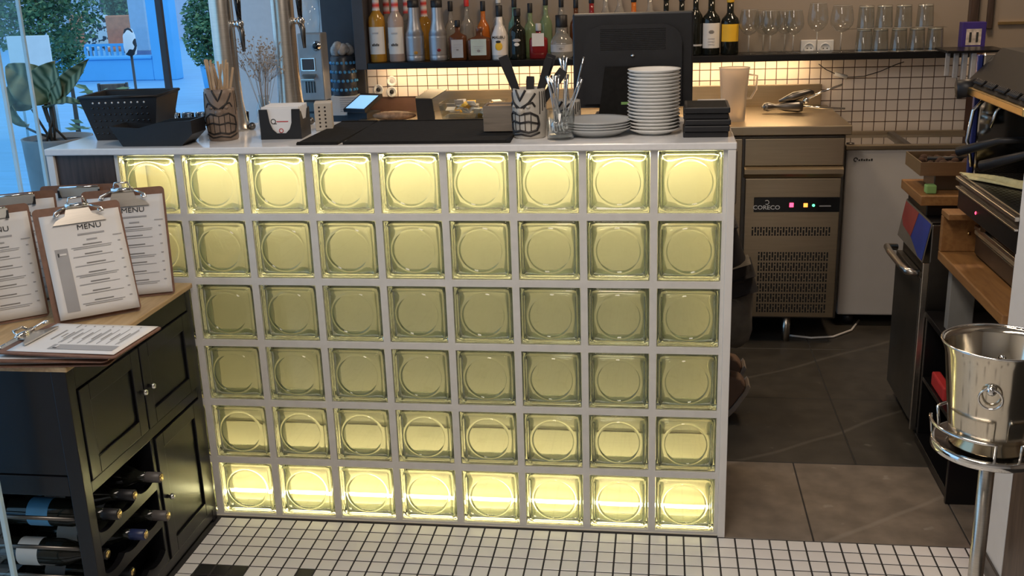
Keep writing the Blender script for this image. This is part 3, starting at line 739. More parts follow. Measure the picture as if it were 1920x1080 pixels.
text('brand_lettering', 'CORECO', 0.026, 'white_pl2', cp, (0.487, -0.0106, 0.630), (PI/2, 0, 0), sx=1.1, bold=0.0004)
mb = MB(); ring = [(0.488+0.009*math.cos(-2.2+k*0.33), -0.0106, 0.662+0.009*math.sin(-2.2+k*0.33)) for k in range(15)]
mb.tube(ring, 0.0017, 5); mb.build('brand_mark', 'white_pl2', cp)
MB().box(0.715, 0.765, -0.0106, -0.0101, 0.642, 0.648).build('small_print', 'greybar', cp)
mb = MB().rbox(0.586, 0.604, -0.0125, -0.0102, 0.640, 0.660, 0.001, seg=1); mb.build('indicator_lamp', 'led_red', cp)
mb = MB().rbox(0.647, 0.665, -0.0125, -0.0102, 0.640, 0.658, 0.001, seg=1); mb.build('indicator_lamp', 'led_or', cp)
mb = MB().cyl((0.69, -0.0102, 0.648), (0.69, -0.013, 0.648), 0.006, n=12); mb.build('indicator_lamp', 'led_gr', cp)
mb = MB()
def slot_row(x0, x1, zc, n):
    for i in range(n):
        x = x0+(x1-x0)*i/(n-1)
        if i % 2 == 0:
            mb.box(x-0.0035, x+0.0035, -0.0046, -0.0041, zc-0.020, zc+0.006); mb.box(x-0.0035, x+0.0035, -0.0046, -0.0041, zc+0.012, zc+0.020)
        else:
            mb.box(x-0.0035, x+0.0035, -0.0046, -0.0041, zc-0.006, zc+0.020); mb.box(x-0.0035, x+0.0035, -0.0046, -0.0041, zc-0.020, zc-0.012)
slot_row(0.430, 0.765, 0.528, 28)
for r in range(6): slot_row(0.462, 0.762, 0.412-0.049*r, 26)
o = mb.build('vent_slots', 'black_pl', t); o['kind'] = 'stuff'
MB().rbox(-0.10, 0.375, -0.006, 0.0115, 0.125, 0.945, 0.003).build('door', 'steel_h', t)
MB().rbox(0.338, 0.352, -0.035, -0.0065, 0.66, 0.90, 0.004).build('door_handle', 'steel', t)
for x in (0.60, -0.4, -1.3):
    MB().cyl((x, 0.03, 0.0), (x, 0.03, 0.114), 0.018, n=16).build('leg', 'steel', t)
MB().cyl((0.78, 0.55, 0.0), (0.78, 0.55, 0.114), 0.018, n=16).build('leg', 'steel', t)
# cable on the floor beneath
o = MB().tube([(0.62, 1.86, 0.006), (0.72, 1.83, 0.006), (0.82, 1.85, 0.006), (0.92, 1.95, 0.006), (0.98, 2.10, 0.006)], 0.005, 8).build('power_cable', 'white_pl2')
tag(o, 'pale power cable lying on the floor under the steel counter', 'cable')

t = thing('chest_freezer', 'white chest freezer with glass lid beside the steel counter', 'freezer', (0.862, 2.03, 0))
MB().rbox(0, 0.62, 0.0, 0.44, 0.055, 0.850, 0.008).build('cabinet_body', 'white_enamel', t)
MB().rbox(-0.006, 0.626, -0.008, 0.025, 0.8505, 0.872, 0.004).build('lid_frame', 'steel_h', t)
MB().rbox(-0.006, 0.626, 0.415, 0.446, 0.8505, 0.872, 0.004).build('lid_frame', 'steel_h', t)
MB().rbox(0.26, 0.29, 0.0255, 0.4145, 0.8505, 0.872, 0.003).build('lid_frame', 'dsteel', t)
MB().box(0.0, 0.62, 0.0255, 0.4145, 0.8515, 0.856).build('lid_pane', M('lid_mirror', (0.62, 0.60, 0.57), 0.06, metal=0.9, var=0.02), t)
MB().cyl((0.02, 0.03, 0.874), (0.02, 0.03, 0.878), 0.018, n=14).build('lid_lock', 'dsteel', t)
for x in (0.06, 0.55):
    for y in (0.05, 0.38): MB().cyl((x, y, 0), (x, y, 0.0545), 0.025, n=12).build('foot', 'black_pl', t)
mb = MB(); ring = [(0.043+0.008*math.cos(k*0.45), -0.0006, 0.805+0.008*math.sin(k*0.45)) for k in range(12)]
mb.tube(ring, 0.003, 5); mb.build('brand_mark', 'ink', t)
mb = MB()
for k in range(6): mb.box(0.055+0.011*k, 0.063+0.011*k, -0.0008, -0.0001, 0.799, 0.806+0.003*(k % 2))
o = mb.build('blurred_lettering', 'ink', t); o['kind'] = 'stuff'
# ================================================================ BACK BAR SHELF
ZS = 1.266
YS = 2.30
shelf = thing('bottle_shelf', 'long black wall shelf carrying bottles and glasses over a light strip', 'shelf', (0, YS, 0))
MB().rbox(-1.44, 1.43, -0.02, 0.185, ZS-0.032, ZS, 0.003).build('shelf_board', 'black_paint', shelf)
MB().rbox(-1.50, -1.442, -0.02, 0.185, ZS-0.032, 2.0, 0.003).build('side_panel', 'dark_panel', shelf)
MB().box(-1.40, 0.72, 0.085, 0.100, ZS-0.040, ZS-0.0325).build('led_strip', 'led_shelf', shelf)
ZSB = ZS+0.0006
def glassmat(name, col, tr=0.85, rough=0.04): return M(name, col, rough, trans=tr, ior=1.45, var=0.03)
G = {'amber': glassmat('liq_amber', (0.80, 0.42, 0.06), 0.5), 'clear': glassmat('bottle_clear', (0.86, 0.84, 0.78), 0.85), 'pinkish': glassmat('liq_pink', (0.80, 0.62, 0.52), 0.5),
     'brown': glassmat('bottle_brown', (0.16, 0.055, 0.02), 0.3), 'greenish': glassmat('bottle_green', (0.45, 0.60, 0.35), 0.7), 'dark': M('bottle_dark', (0.012, 0.013, 0.010), 0.08),
     'red': glassmat('liq_red', (0.35, 0.03, 0.03), 0.4), 'teal': glassmat('bottle_teal', (0.30, 0.62, 0.58), 0.7), 'orange': glassmat('liq_orange', (0.85, 0.25, 0.04), 0.5)}
for k in G: MT['g_'+k] = G[k]
MT['malibu'] = M('opaque_white_bottle', (0.72, 0.68, 0.64), 0.25, var=0.03)
MT['lab_white'] = M('label_white', (0.72, 0.70, 0.66), 0.6, var=0.05)
MT['lab_yellow'] = M('label_yellow', (0.80, 0.48, 0.03), 0.6, var=0.08)
MT['lab_grey'] = M('label_grey', (0.45, 0.44, 0.44), 0.6, var=0.1)
MT['lab_teal'] = M('label_pale_green', (0.50, 0.58, 0.52), 0.6)
MT['red_cap'] = M('red_cap', (0.62, 0.04, 0.03), 0.4)
MT['gold'] = M('gold_foil', (0.85, 0.50, 0.05), 0.35, metal=0.3)
MT['redwhite'] = striped('red_white_wrap', (0.70, 0.05, 0.04), (0.75, 0.70, 0.66), 8, (0, PI/2, 0))
SHAPES = {
 'syrup': [(0.94, 0), (1, 0.015), (1, 0.60), (0.92, 0.66), (0.50, 0.74), (0.40, 0.78), (0.36, 1.0)],
 'silver': [(0.94, 0), (1, 0.02), (1, 0.09), (0.97, 0.10), (1, 0.11), (1, 0.44), (0.95, 0.47), (1.0, 0.48), (0.80, 0.58), (0.62, 0.75), (0.58, 0.97), (0.55, 1.0)],
 'wine': [(0.95, 0), (1, 0.015), (1, 0.60), (0.90, 0.66), (0.50, 0.73), (0.38, 0.77), (0.37, 1.0)],
 'spirit': [(0.95, 0), (1, 0.015), (1, 0.58), (0.88, 0.66), (0.45, 0.76), (0.36, 0.80), (0.34, 1.0)],
 'square': [(0.92, 0), (1, 0.02), (1, 0.62), (0.93, 0.68), (0.40, 0.75), (0.27, 0.79), (0.27, 1.0)],
 'malibu': [(0.92, 0), (0.96, 0.02), (1, 0.40), (0.98, 0.52), (0.60, 0.70), (0.38, 0.78), (0.34, 1.0)],
 'flask': [(0.85, 0), (0.97, 0.06), (1, 0.35), (0.90, 0.55), (0.55, 0.72), (0.45, 0.76), (0.45, 1.0)],
}
def bottle(px, base_y, top_y, wpx, shape, gm, cap, capfrac, label, Y, lab=None, name='bottle', group='bottles on the back shelf', sq=None, nolab=False, lz=(0.12, 0.52), extra=None):
    q = aty(px, base_y, Y); q2 = aty(px, top_y, Y); kpx = FPX/float(np.dot(q-CAM, CF))
    h = float(q2[2])-ZS; r = wpx/2/kpx
    t = thing(name, label, 'bottle', (float(q[0]), Y, ZSB), (0, 0, 0), group)
    hb = h*(1-capfrac)
    prof = [(a*r, z*hb) for a, z in SHAPES[shape]]
    p = sq if sq else 2.0
    sy = 0.62 if sq else 1.0
    sx = 1.0/(2**(0.5-1.0/p)) if False else 1.0
    MB().lathe(prof, 24, p=p, sy=sy).build('glass_body', gm, t)
    tr = prof[-1][0]
    if cap:
        MB().lathe([(tr*1.12, hb-0.012), (tr*1.15, hb-0.010), (tr*1.15, h-0.002), (tr*1.0, h)], 16).build('cap', cap, t)
    if cap == 'redwhite':
        MB().lathe([(a*r*1.03+0.0006, z*hb) for a, z in ((0.46, 0.755), (0.41, 0.79), (0.375, 1.0))], 16, cap=False).build('neck_wrap', 'redwhite', t)
    if lab:
        rr = r*1.012
        if sq:
            lb = MB().box(-r*0.66, r*0.66, -r*sy*1.0-0.0012, -r*sy*1.0-0.0003, lz[0]*hb, lz[1]*hb).build('label', lab, t); fy = -r*sy-0.0016
        else:
            mb = MB(); n = 14; vs = []
            for k in range(n+1):
                a = -PI/2-1.15+2.3*k/n
                for z in (lz[0]*hb, lz[1]*hb): vs.append((rr*math.cos(a), rr*math.sin(a), z))
            mb.add(vs, [(2*k, 2*k+2, 2*k+3, 2*k+1) for k in range(n)], 0, True); lb = mb.build('label', lab, t); fy = -rr-0.0006
        if extra: extra(lb, r, hb, fy)
    return t
YF, YK = 2.345, 2.440
def pr_marks(lb, r, hb, fy):
    mb = MB()
    for k in range(5): mb.box(-r*0.45+r*0.18*k, -r*0.33+r*0.18*k, fy-0.0004, fy, 0.24*hb, 0.24*hb+0.010+0.003*(k % 2))
    o = mb.build('fruit_print', 'ink', lb); o['kind'] = 'stuff'
    MB().box(-r*0.4, r*0.4, fy-0.0004, fy, 0.42*hb, 0.44*hb).build('print_line', 'lab_grey', lb)
def pr_lines(lb, r, hb, fy):
    mb = MB()
    for k in range(4): mb.box(-r*(0.45-0.06*k), r*(0.45-0.06*k), fy-0.0004, fy, (0.44-0.06*k)*hb, (0.455-0.06*k)*hb)
    o = mb.build('print_lines', 'lab_grey', lb); o['kind'] = 'stuff'
    MB().ball((0, fy+0.0005, 0.30*hb), r*0.14, 8, sy=0.1).build('emblem', 'ink_l', lb)
bottle(712, 130, -30, 31, 'syrup', 'g_amber', 'redwhite', 0.12, 'yellow syrup bottle with white fruit label at the dark panel end of the shelf', YF, 'lab_white', extra=pr_marks)
bottle(747, 130, -28, 30, 'syrup', 'g_pinkish', 'redwhite', 0.12, 'pale pink syrup bottle with white label and striped red neck', YF, 'lab_white', extra=pr_marks)
bottle(731, 126, -26, 27, 'syrup', 'g_clear', 'redwhite', 0.16, 'clear syrup bottle with striped red neck behind the yellow one', YK)
bottle(768, 126, -26, 27, 'syrup', 'g_clear', 'redwhite', 0.16, 'clear syrup bottle with striped red neck behind the pale pink one', YK)
def pr_sil(lb, r, hb, fy):
    MB().ball((r*0.25, fy+0.001, 0.16*hb), r*0.24, 8, sy=0.1, sz=0.7).build('fruit_print', 'g_amber', lb)
def pr_sil2(lb, r, hb, fy):
    MB().ball((r*0.25, fy+0.001, 0.20*hb), r*0.24, 8, sy=0.1, sz=0.7).build('fruit_print', 'g_red', lb)
bottle(781, 130, 0, 34, 'silver', 'foil', 'black_pl', 0.08, 'silver metallic syrup bottle with yellow fruit print and black pourer', YF, 'foil', extra=pr_sil, lz=(0.12, 0.42))
bottle(824, 129, 0, 34, 'silver', 'foil', 'black_pl', 0.08, 'silver metallic syrup bottle with red fruit print and black pourer', YF, 'foil', extra=pr_sil2, lz=(0.12, 0.42))
bottle(800, 125, -20, 28, 'syrup', 'g_amber', 'redwhite', 0.18, 'yellow syrup bottle standing behind the two silver bottles', YK)
bottle(861, 127, 38, 33, 'square', 'g_brown', 'black_pl', 0.10, 'short square dark brown liqueur bottle with grey label', YF, 'lab_grey', sq=6, extra=pr_lines, lz=(0.08, 0.58))
bottle(901, 125, 50, 44, 'square', 'g_brown', 'glass', 0.06, 'wide square amber liqueur flask with pale green label and wooden neck', YF, 'lab_teal', sq=6, extra=pr_lines, lz=(0.16, 0.68))
def pr_mal(lb, r, hb, fy):
    text('bottle_lettering', 'MALIBU', 0.019, 'ink', lb, (0, fy-0.0005, 0.47*hb), (PI/2, 0, 0), bold=0.0004)
    MB().ball((0, fy+0.001, 0.30*hb), r*0.42, 12, sy=0.08, sz=1.15).build('sun_print', 'lab_yellow', lb)
    MB().ball((-r*0.05, fy+0.0002, 0.40*hb), r*0.30, 10, sy=0.08, sz=0.5).build('palm_print', 'ink', lb)
bottle(939, 126, 10, 32, 'malibu', 'malibu', 'black_pl', 0.16, 'opaque white bottle with black cap and orange sun print', YF, 'malibu', extra=pr_mal, lz=(0.1, 0.5))
def pr_bay(lb, r, hb, fy):
    MB().ball((0, fy+0.001, 0.42*hb), r*0.5, 10, sy=0.08, sz=0.4).build('scroll_print', 'lab_grey', lb)
    MB().ball((0, fy+0.001, 0.33*hb), r*0.34, 10, sy=0.08, sz=0.6).build('emblem', 'lab_white', lb)
bottle(972, 124, 16, 31, 'wine', 'g_dark', 'black_pl', 0.10, 'dark brown cream liqueur bottle with pale scroll label', YF, 'g_dark', extra=pr_bay)
bottle(1011, 123, 44, 34, 'square', 'g_red', 'lab_grey', 0.14, 'deep red squat liqueur bottle with narrow white shield label', YF, 'lab_white', sq=5, lz=(0.42, 0.85))
bottle(1054, 123, 28, 43, 'flask', 'g_clear', 'black_pl', 0.22, 'round clear decanter bottle with black stopper and oval grey label', YF, 'lab_grey', extra=pr_lines, lz=(0.2, 0.42))
for px, ty, gm, cap, lab_ in [(849, 2, 'g_clear', 'black_pl', 'clear spirit bottle with tall black cap behind the square brown bottle'),
    (879, -8, 'g_clear', 'red_cap', 'clear spirit bottle with red cap behind the amber flask'), (909, 2, 'g_orange', 'black_pl', 'orange liqueur bottle with black cap behind the amber flask'),
    (938, -15, 'g_clear', 'lab_white', 'clear bottle with white neck wrap behind the opaque white bottle'), (967, -6, 'g_teal', 'black_pl', 'pale teal bottle behind the opaque white bottle'),
    (996, 6, 'g_greenish', 'black_pl', 'green glass bottle with black cap behind the dark cream liqueur'), (1025, -10, 'g_greenish', 'black_pl', 'tall green bottle behind the deep red liqueur'),
    (1054, -6, 'g_clear', 'black_pl', 'clear bottle with black cap behind the round decanter'), (1081, -4, 'g_brown', 'black_pl', 'brown bottle behind the round decanter beside the monitor')]:
    bottle(px, 121, ty, 24, 'spirit', gm, cap, 0.13, lab_, YK)
for i, (px, ty, gm, cap, lab_) in enumerate([(1110, -16, 'g_red', 'black_pl', 'red liqueur bottle rising behind the monitor with dark cap'), (1136, -30, 'g_clear', 'lab_white', 'clear bottle with white cap rising behind the monitor'), (1162, -36, 'g_clear', 'red_cap', 'clear bottle with red cap rising behind the monitor'),
    (1188, -18, 'g_orange', 'black_pl', 'orange bottle with dark cap rising behind the monitor'), (1218, -28, 'g_clear', 'red_cap', 'clear flask rising behind the monitor end with red seal'), (1248, -22, 'g_dark', 'black_pl', 'dark wine bottle behind the monitor beside the clear flask'), (1277, -20, 'g_dark', 'black_pl', 'dark wine bottle behind the monitor beside the printed dark bottle')]):
    bottle(px, 119, ty, 26, 'wine' if gm == 'g_dark' else 'spirit', gm, cap, 0.14, lab_, 2.38)
bottle(1303, 117, -26, 27, 'wine', 'g_dark', 'black_pl', 0.12, 'dark wine bottle with narrow pale script at the monitor edge', YF+0.02, 'lab_grey', lz=(0.15, 0.18))
def pr_wine(lb, r, hb, fy):
    MB().ball((0, fy+0.001, 0.40*hb), r*0.30, 10, sy=0.08, sz=0.7).build('emblem', 'ink_l', lb)
    mb = MB()
    for k in range(3): mb.box(-r*0.4, r*0.4, fy-0.0004, fy, (0.28-0.05*k)*hb, (0.29-0.05*k)*hb)
    o = mb.build('print_lines', 'lab_grey', lb); o['kind'] = 'stuff'
bottle(1332, 116, -24, 33, 'wine', 'g_dark', 'black_gl', 0.14, 'dark wine bottle with large white label beside the yellow labelled one', YF+0.02, 'lab_white', extra=pr_wine, lz=(0.12, 0.55))
bottle(1367, 114, -26, 33, 'wine', 'g_dark', 'gold', 0.20, 'dark wine bottle with yellow label and gold foil neck', YF+0.02, 'lab_yellow', lz=(0.24, 0.56))

# wine glasses
def wine_glass(px, base_y, top_y, wpx, Y, label):
    q = aty(px, base_y, Y); q2 = aty(px, top_y, Y); kpx = FPX/float(np.dot(q-CAM, CF))
    h = float(q2[2])-ZS; r = wpx/2/kpx
    t = thing('wine_glass', label, 'wine glass', (float(q[0]), Y, ZSB), (0, 0, 0), 'wine glasses on the back shelf')
    MB().lathe([(r*0.72, 0), (r*0.72, 0.0015), (0.006, 0.006), (0.004, 0.012)], 20).build('foot', 'glass', t)
    MB().lathe([(0.0035, 0.012), (0.003, h*0.25), (0.0045, h*0.42)], 10).build('stem', 'wg_stem', t)
    MB().lathe([(0.004, h*0.42), (r*0.55, h*0.47), (r*0.92, h*0.58), (r, h*0.68), (r*0.92, h*0.85), (r*0.78, h)], 28, cap=False).build('bowl', 'glass', t)
    MB().lathe([(r*0.785, h-0.0012), (r*0.79, h), (r*0.77, h)], 28, cap=False).build('rim', 'wg_stem', t)
MT['wg_stem'] = M('glass_stem', (0.75, 0.70, 0.62), 0.08, trans=0.6, var=0.02)
for px, by, ty, wpx, Y, lb in [(1403, 110, 18, 38, YF, 'wine glass next to the yellow labelled wine bottle'), (1430, 107, 20, 36, YK, 'wine glass in the rear row behind the shorter front glasses'),
    (1443, 110, 20, 38, YF, 'second front wine glass from the yellow labelled bottle'), (1470, 107, 20, 36, YK, 'rear wine glass between the second and third front glasses'), (1486, 109, 19, 37, YF, 'third front wine glass from the yellow labelled bottle'),
    (1530, 107, 6, 38, YF, 'tall wine glass in front of the wall socket plates'), (1575, 106, 10, 43, YF, 'large round wine glass beside the stacked tumblers')]:
    wine_glass(px, by, ty, wpx, Y, lb)
# tumblers, two tiers upside down
tm = None
def tumbler(loc, h, r, label):
    t = thing('tumbler', label, 'glass', loc, (0, 0, 0), 'tumblers stacked on the back shelf')
    MB().lathe([(r, 0), (r*0.86, h*0.97), (r*0.80, h), (r*0.78, h-0.004), (r*0.82, h*0.9), (r*0.95, 0.001)], 20, cap=False).build('glass_wall', 'glass', t)
    MB().lathe([(0.001, h-0.012), (r*0.80, h-0.012), (r*0.80, h-0.004), (0.001, h-0.004)], 20).build('thick_base', 'wg_stem', t)
    MB().lathe([(r*1.005, 0), (r*1.01, 0.002), (r*0.98, 0.002)], 20, cap=False).build('rim', 'wg_stem', t)
kk = 0
for row, (pxs, by) in enumerate([([1618, 1648, 1683, 1716, 1750], 106), ([1622, 1656, 1692, 1732], 66)]):
    for i, px in enumerate(pxs):
        q = aty(px, by, YF); h = 0.105
        tumbler((float(q[0]), YF, ZSB+row*0.1065), 0.105, 0.0405, ['first', 'second', 'third', 'fourth', 'last'][i]+' upside-down tumbler from the wine glasses in the '+('lower' if row == 0 else 'upper')+' tier')
o = MB().rbox(-0.23, 0.23, -0.04, 0.04, 0, 0.0008, 0.0002, seg=1).build('divider_sheet', 'glass')
o.location = (float(aty(1676, 66, YF)[0]), YF, ZSB+0.1054); tag(o, 'thin clear sheet lying between the two tiers of tumblers', 'sheet')
# wall sockets behind the glasses
def socket(x, z, label, dark=False, n=1):
    t = thing('wall_socket', label, 'socket', (x, YB-0.0125, z), (0, 0, 0), 'wall sockets')
    MB().rbox(-0.04, 0.04, -0.008, 0, -0.04, 0.04, 0.003).build('face_plate', 'white_pl2', t)
    MB().lathe([(0.026, 0), (0.026, 0.003), (0.022, 0.003), (0.020, 0.0005), (0.001, 0.0005)], 24).build('round_insert', 'china', t, (0, -0.0085, 0), (PI/2, 0, 0))
    mb = MB()
    for s in (-1, 1): mb.cyl((0.009*s, -0.0086, 0), (0.009*s, -0.0095, 0), 0.003, n=8)
    o = mb.build('pin_holes', 'tiki_ink', t); o['kind'] = 'stuff'
q = aty(1516, 90, YB); socket(float(q[0]), float(q[2]), 'white wall plate behind the tall wine glass')
q = aty(1546, 90, YB); socket(float(q[0]), float(q[2]), 'white wall socket between the tall and the large round wine glass')
for (x, y), lb in zip([(735, 152), (735, 172), (710, 168)], ['upper white round socket on the tiles under the syrup bottles', 'lower white round socket on the tiles under the syrup bottles', 'white round socket with a black plug beside the other two']):
    q = aty(x, y, YB-0.01)
    t = thing('round_socket', lb, 'socket', (float(q[0]), YB-0.0105, float(q[2])), (0, 0, 0), 'round sockets under the shelf')
    MB().lathe([(0.027, 0), (0.027, 0.006), (0.021, 0.007), (0.019, 0.003), (0.001, 0.003)], 24).build('socket_ring', 'china', t, None, (PI/2, 0, 0))
    MB().lathe([(0.001, 0.0031), (0.012, 0.0031), (0.010, 0.012 if y > 160 else 0.004), (0.001, 0.012 if y > 160 else 0.004)], 16).build('plug', 'black_pl' if y > 160 else 'lab_grey', t, None, (PI/2, 0, 0))
# hanging cable with inline switch
pts = [aty(x, y, YB-0.03) for x, y in ((1535, 120), (1548, 130), (1565, 138), (1588, 145), (1620, 143), (1650, 134), (1680, 121), (1695, 116))]
t = thing('hanging_cable', 'thin black cable with a pale inline switch hanging below the shelf', 'cable', (0, 0, 0))
MB().tube(pts, 0.0022, 6).build('cord', 'black_pl', t)
MB().tube([pts[2], pts[3]], 0.010, 8).build('inline_switch', 'lab_white', t)

# ================================================================ THINGS ON THE BACK WORKTOP
def on_w(x, y): p = atz(x, y, ZW); return (float(p[0]), float(p[1]), ZW+0.0005)
# translucent measuring jug
p = on_w(1376, 230)
t = thing('measuring_jug', 'translucent plastic measuring jug on the steel worktop', 'jug', (p[0], p[1]+0.06, p[2]))
MB().lathe([(0.050, 0), (0.052, 0.004), (0.066, 0.23), (0.070, 0.238), (0.064, 0.235), (0.050, 0.008), (0.001, 0.007)], 28).build('jug_body', 'frost', t)
MB().tube([(0.062, 0, 0.205), (0.100, 0, 0.20), (0.098, 0, 0.14), (0.075, 0, 0.10), (0.058, 0, 0.10)], 0.005, 8).build('handle', 'frost', t)
# citrus reamer / tongs lying
p = on_w(1440, 213)
t = thing('steel_squeezer', 'steel hinged squeezer lying open on the worktop before the tiled wall', 'squeezer', (p[0], p[1]+0.02, p[2]), (0, 0, 0.05))
MB().lathe([(0.004, 0.0), (0.018, 0.012), (0.022, 0.03), (0.016, 0.05), (0.012, 0.07), (0.022, 0.11), (0.028, 0.17), (0.024, 0.19), (0.002, 0.192)], 20).build('shaker_cone', 'dsteel', t, (-0.03, 0, 0.0285), (0, PI/2, 0))
MB().tube([(0.05, 0, 0.055), (0.12, 0.0, 0.075), (0.19, 0, 0.095), (0.21, 0, 0.09)], [0.006, 0.022, 0.014, 0.008], 12).build('upper_arm', 'dsteel', t)
MB().tube([(0.18, 0, 0.06), (0.25, 0.0, 0.095), (0.34, 0.0, 0.125)], 0.005, 8).build('handle_rod', 'chrome', t)
MB().tube([(0.15, 0.0, 0.03), (0.25, 0.01, 0.018), (0.36, 0.01, 0.012)], 0.005, 8).build('handle_rod', 'chrome', t)
MB().ball((0.175, 0, 0.055), 0.016, 10).build('hinge', 'chrome', t)
# dark stand box and clear container with wrappers
p = on_w(783, 226)
t = thing('slanted_stand', 'small black slanted stand on the back worktop', 'stand', p, (0, 0, 0.2))
MB().prism([(0, 0, 0), (0.085, 0, 0), (0.075, 0, 0.10), (-0.005, 0, 0.105)], (0, 0.11, 0)).build('stand_body', 'black_pl', t)
MB().prism([(-0.004, -0.002, 0.1055), (0.076, -0.002, 0.1005), (0.15, 0.115, 0.13), (0.06, 0.115, 0.135)], (0, 0, 0.003)).build('top_plate', 'dsteel', t)
p = on_w(822, 224)
t = thing('sachet_tub', 'clear plastic tub filled with small pale sachets on the back worktop', 'tub', (p[0], p[1], p[2]))
tapered_shell(MB(), 0.29, 0.16, 0.32, 0.18, 0.075).build('tub_shell', 'glass', t, (0.16, 0.10, 0.0))
sm_ = MB()
for i in range(46):
    c = Vector((random.uniform(0.04, 0.28), random.uniform(0.05, 0.15), random.uniform(0.008, 0.075)))
    R_ = Matrix.Rotation(random.uniform(0, 6), 3, 'Z') @ Matrix.Rotation(random.uniform(-1, 1), 3, 'X')
    pts_ = [c+R_ @ Vector(v) for v in ((-0.022, -0.016, 0), (0.022, -0.016, 0), (0.022, 0.016, 0), (-0.022, 0.016, 0))]
    sm_.prism([v[:] for v in pts_], (R_ @ Vector((0, 0, 0.003)))[:], random.choice([0, 0, 0, 1, 2]))
o = sm_.build('sachets', ['lab_white', 'lab_yellow', 'lab_grey'], t); o['kind'] = 'stuff'
# brown clutter bag
p = on_w(735, 228)
o = MB().ball((0, 0, 0.022), 0.05, 14, sx=2.2, sy=0.9, sz=0.45).build('paper_bag', M('crumpled_bag', (0.30, 0.17, 0.09), 0.6, var=0.5, scale=40, bump=1.0)); o.location = (p[0], p[1]+0.05, p[2])
tag(o, 'crumpled brown bag lying on the back worktop under the sockets', 'bag')
# card terminal
p = on_w(668, 224)
t = thing('card_terminal', 'card payment terminal with lit blue screen on the back worktop', 'card terminal', (p[0], p[1]+0.02, p[2]), (0.0, 0, -0.35))
MB().prism([(-0.06, 0, 0), (0.06, 0, 0), (0.06, 0, 0.03), (-0.06, 0, 0.03)], (0, 0.12, 0)).build('base', 'black_pl', t)
mb = MB().prism([(-0.065, -0.02, 0.034), (0.065, -0.02, 0.034), (0.065, 0.14, 0.095), (-0.065, 0.14, 0.095)], (0, -0.004, 0.016)); mb.build('case', 'black_pl', t)
mb = MB().prism([(-0.055, -0.015, 0.0525), (0.055, -0.015, 0.0525), (0.055, 0.115, 0.102), (-0.055, 0.115, 0.102)], (0, -0.0005, 0.002)); mb.build('screen', 'screen_blue', t)
# yellow tape roll, white box, bag jar, tall machine
p = on_w(690, 208)
t = thing('tape_roll', 'yellow cylindrical roll behind the card terminal', 'roll', (p[0]-0.02, p[1]+0.02, p[2]))
MB().cyl((-0.10, 0, 0.033), (0.03, 0, 0.033), 0.033, n=24).build('roll_body', 'yellow', t)
MB().cyl((0.0305, 0, 0.033), (0.034, 0, 0.033), 0.018, n=20).build('core', 'gold', t)
p = on_w(630, 215)
t = thing('printed_carton', 'white carton with grey print under the blue dotted jar', 'box', (p[0]-0.015, 2.335, p[2]))
MB().rbox(0, 0.15, 0, 0.11, 0, 0.098, 0.002).build('carton', 'lab_white', t)
mb = MB()
for k in range(7): mb.box(0.055, 0.14, -0.0006, 0.0, 0.02+0.011*k, 0.024+0.011*k)
o = mb.build('print_lines', 'lab_grey', t); o['kind'] = 'stuff'
t = thing('dotted_jar', 'dark jar with blue dots topped with clear plastic wrap', 'jar', (p[0]+0.055, 2.395, p[2]+0.0985))
MB().lathe([(0.060, 0), (0.062, 0.005), (0.064, 0.19), (0.058, 0.20), (0.001, 0.20)], 28).build('jar_body', M('jar_dark', (0.04, 0.045, 0.055), 0.3), t)
mb = MB()
for r_ in range(4):
    for k in range(9):
        a = -PI/2+(k-4)*0.36+(0.18 if r_ % 2 else 0); z = 0.03+0.045*r_
        mb.ball((0.0635*math.cos(a), 0.0635*math.sin(a), z), 0.0085, 6, sz=1)
o = mb.build('blue_dots', M('blue_dot', (0.08, 0.32, 0.60), 0.4), t); o['kind'] = 'stuff'
mb = MB()
for i in range(16):
    a = random.uniform(0, 6.28); mb.ball((0.035*math.cos(a), 0.035*math.sin(a), 0.215+random.uniform(0, 0.035)), random.uniform(0.018, 0.03), 6)
o = mb.build('plastic_wrap', M('wrap', (0.62, 0.55, 0.48), 0.25, trans=0.3, var=0.3, scale=40), t); o['kind'] = 'stuff'
# tall grey dispenser (coffee grinder)
q = aty(590, 205, 2.30)
t = thing('coffee_grinder', 'tall grey dispensing machine with round knob and small dark screen', 'grinder', (float(q[0])+0.072, 2.13, ZW+0.0005))
MB().rbox(-0.075, 0.046, 0.0, 0.10, 0.10, 0.425, 0.006).build('housing', M('grey_housing', (0.34, 0.34, 0.34), 0.35, metal=0.4), t)
MB().rbox(-0.072, 0.044, -0.05, 0.098, 0.0, 0.0995, 0.006).build('base_block', 'dsteel', t)
MB().lathe([(0.024, 0), (0.024, 0.008), (0.016, 0.010), (0.014, 0.018), (0.001, 0.018)], 24).build('dial_knob', 'chrome', t, (0.022, -0.0005, 0.365), (PI/2, 0, 0))
MB().lathe([(0.015, 0.0185), (0.013, 0.021), (0.001, 0.021)], 20).build('knob_cap', 'black_gl', t, (0.022, -0.0005, 0.365), (PI/2, 0, 0))
MB().rbox(-0.065, 0.008, -0.004, -0.0005, 0.245, 0.310, 0.002, seg=1).build('display_frame', 'chrome', t)
MB().box(-0.058, 0.003, -0.0052, -0.0042, 0.251, 0.304).build('display', 'dark_panel', t)
MB().prism([(-0.06, -0.04, 0.205), (0.008, -0.04, 0.205), (0.008, -0.0005, 0.225), (-0.06, -0.0005, 0.225)], (0, 0, 0.006)).build('chute', 'steel', t)
mb = MB()
for k in range(4): mb.box(-0.050+0.014*k, -0.043+0.014*k, -0.003, -0.0005, 0.14, 0.195)
o = mb.build('grille', 'black_gl', t); o['kind'] = 'stuff'
MB().lathe([(0.042, 0.4255), (0.048, 0.50), (0.048, 0.60), (0.001, 0.60)], 24).build('hopper', 'glass', t, (-0.015, 0.05, 0))
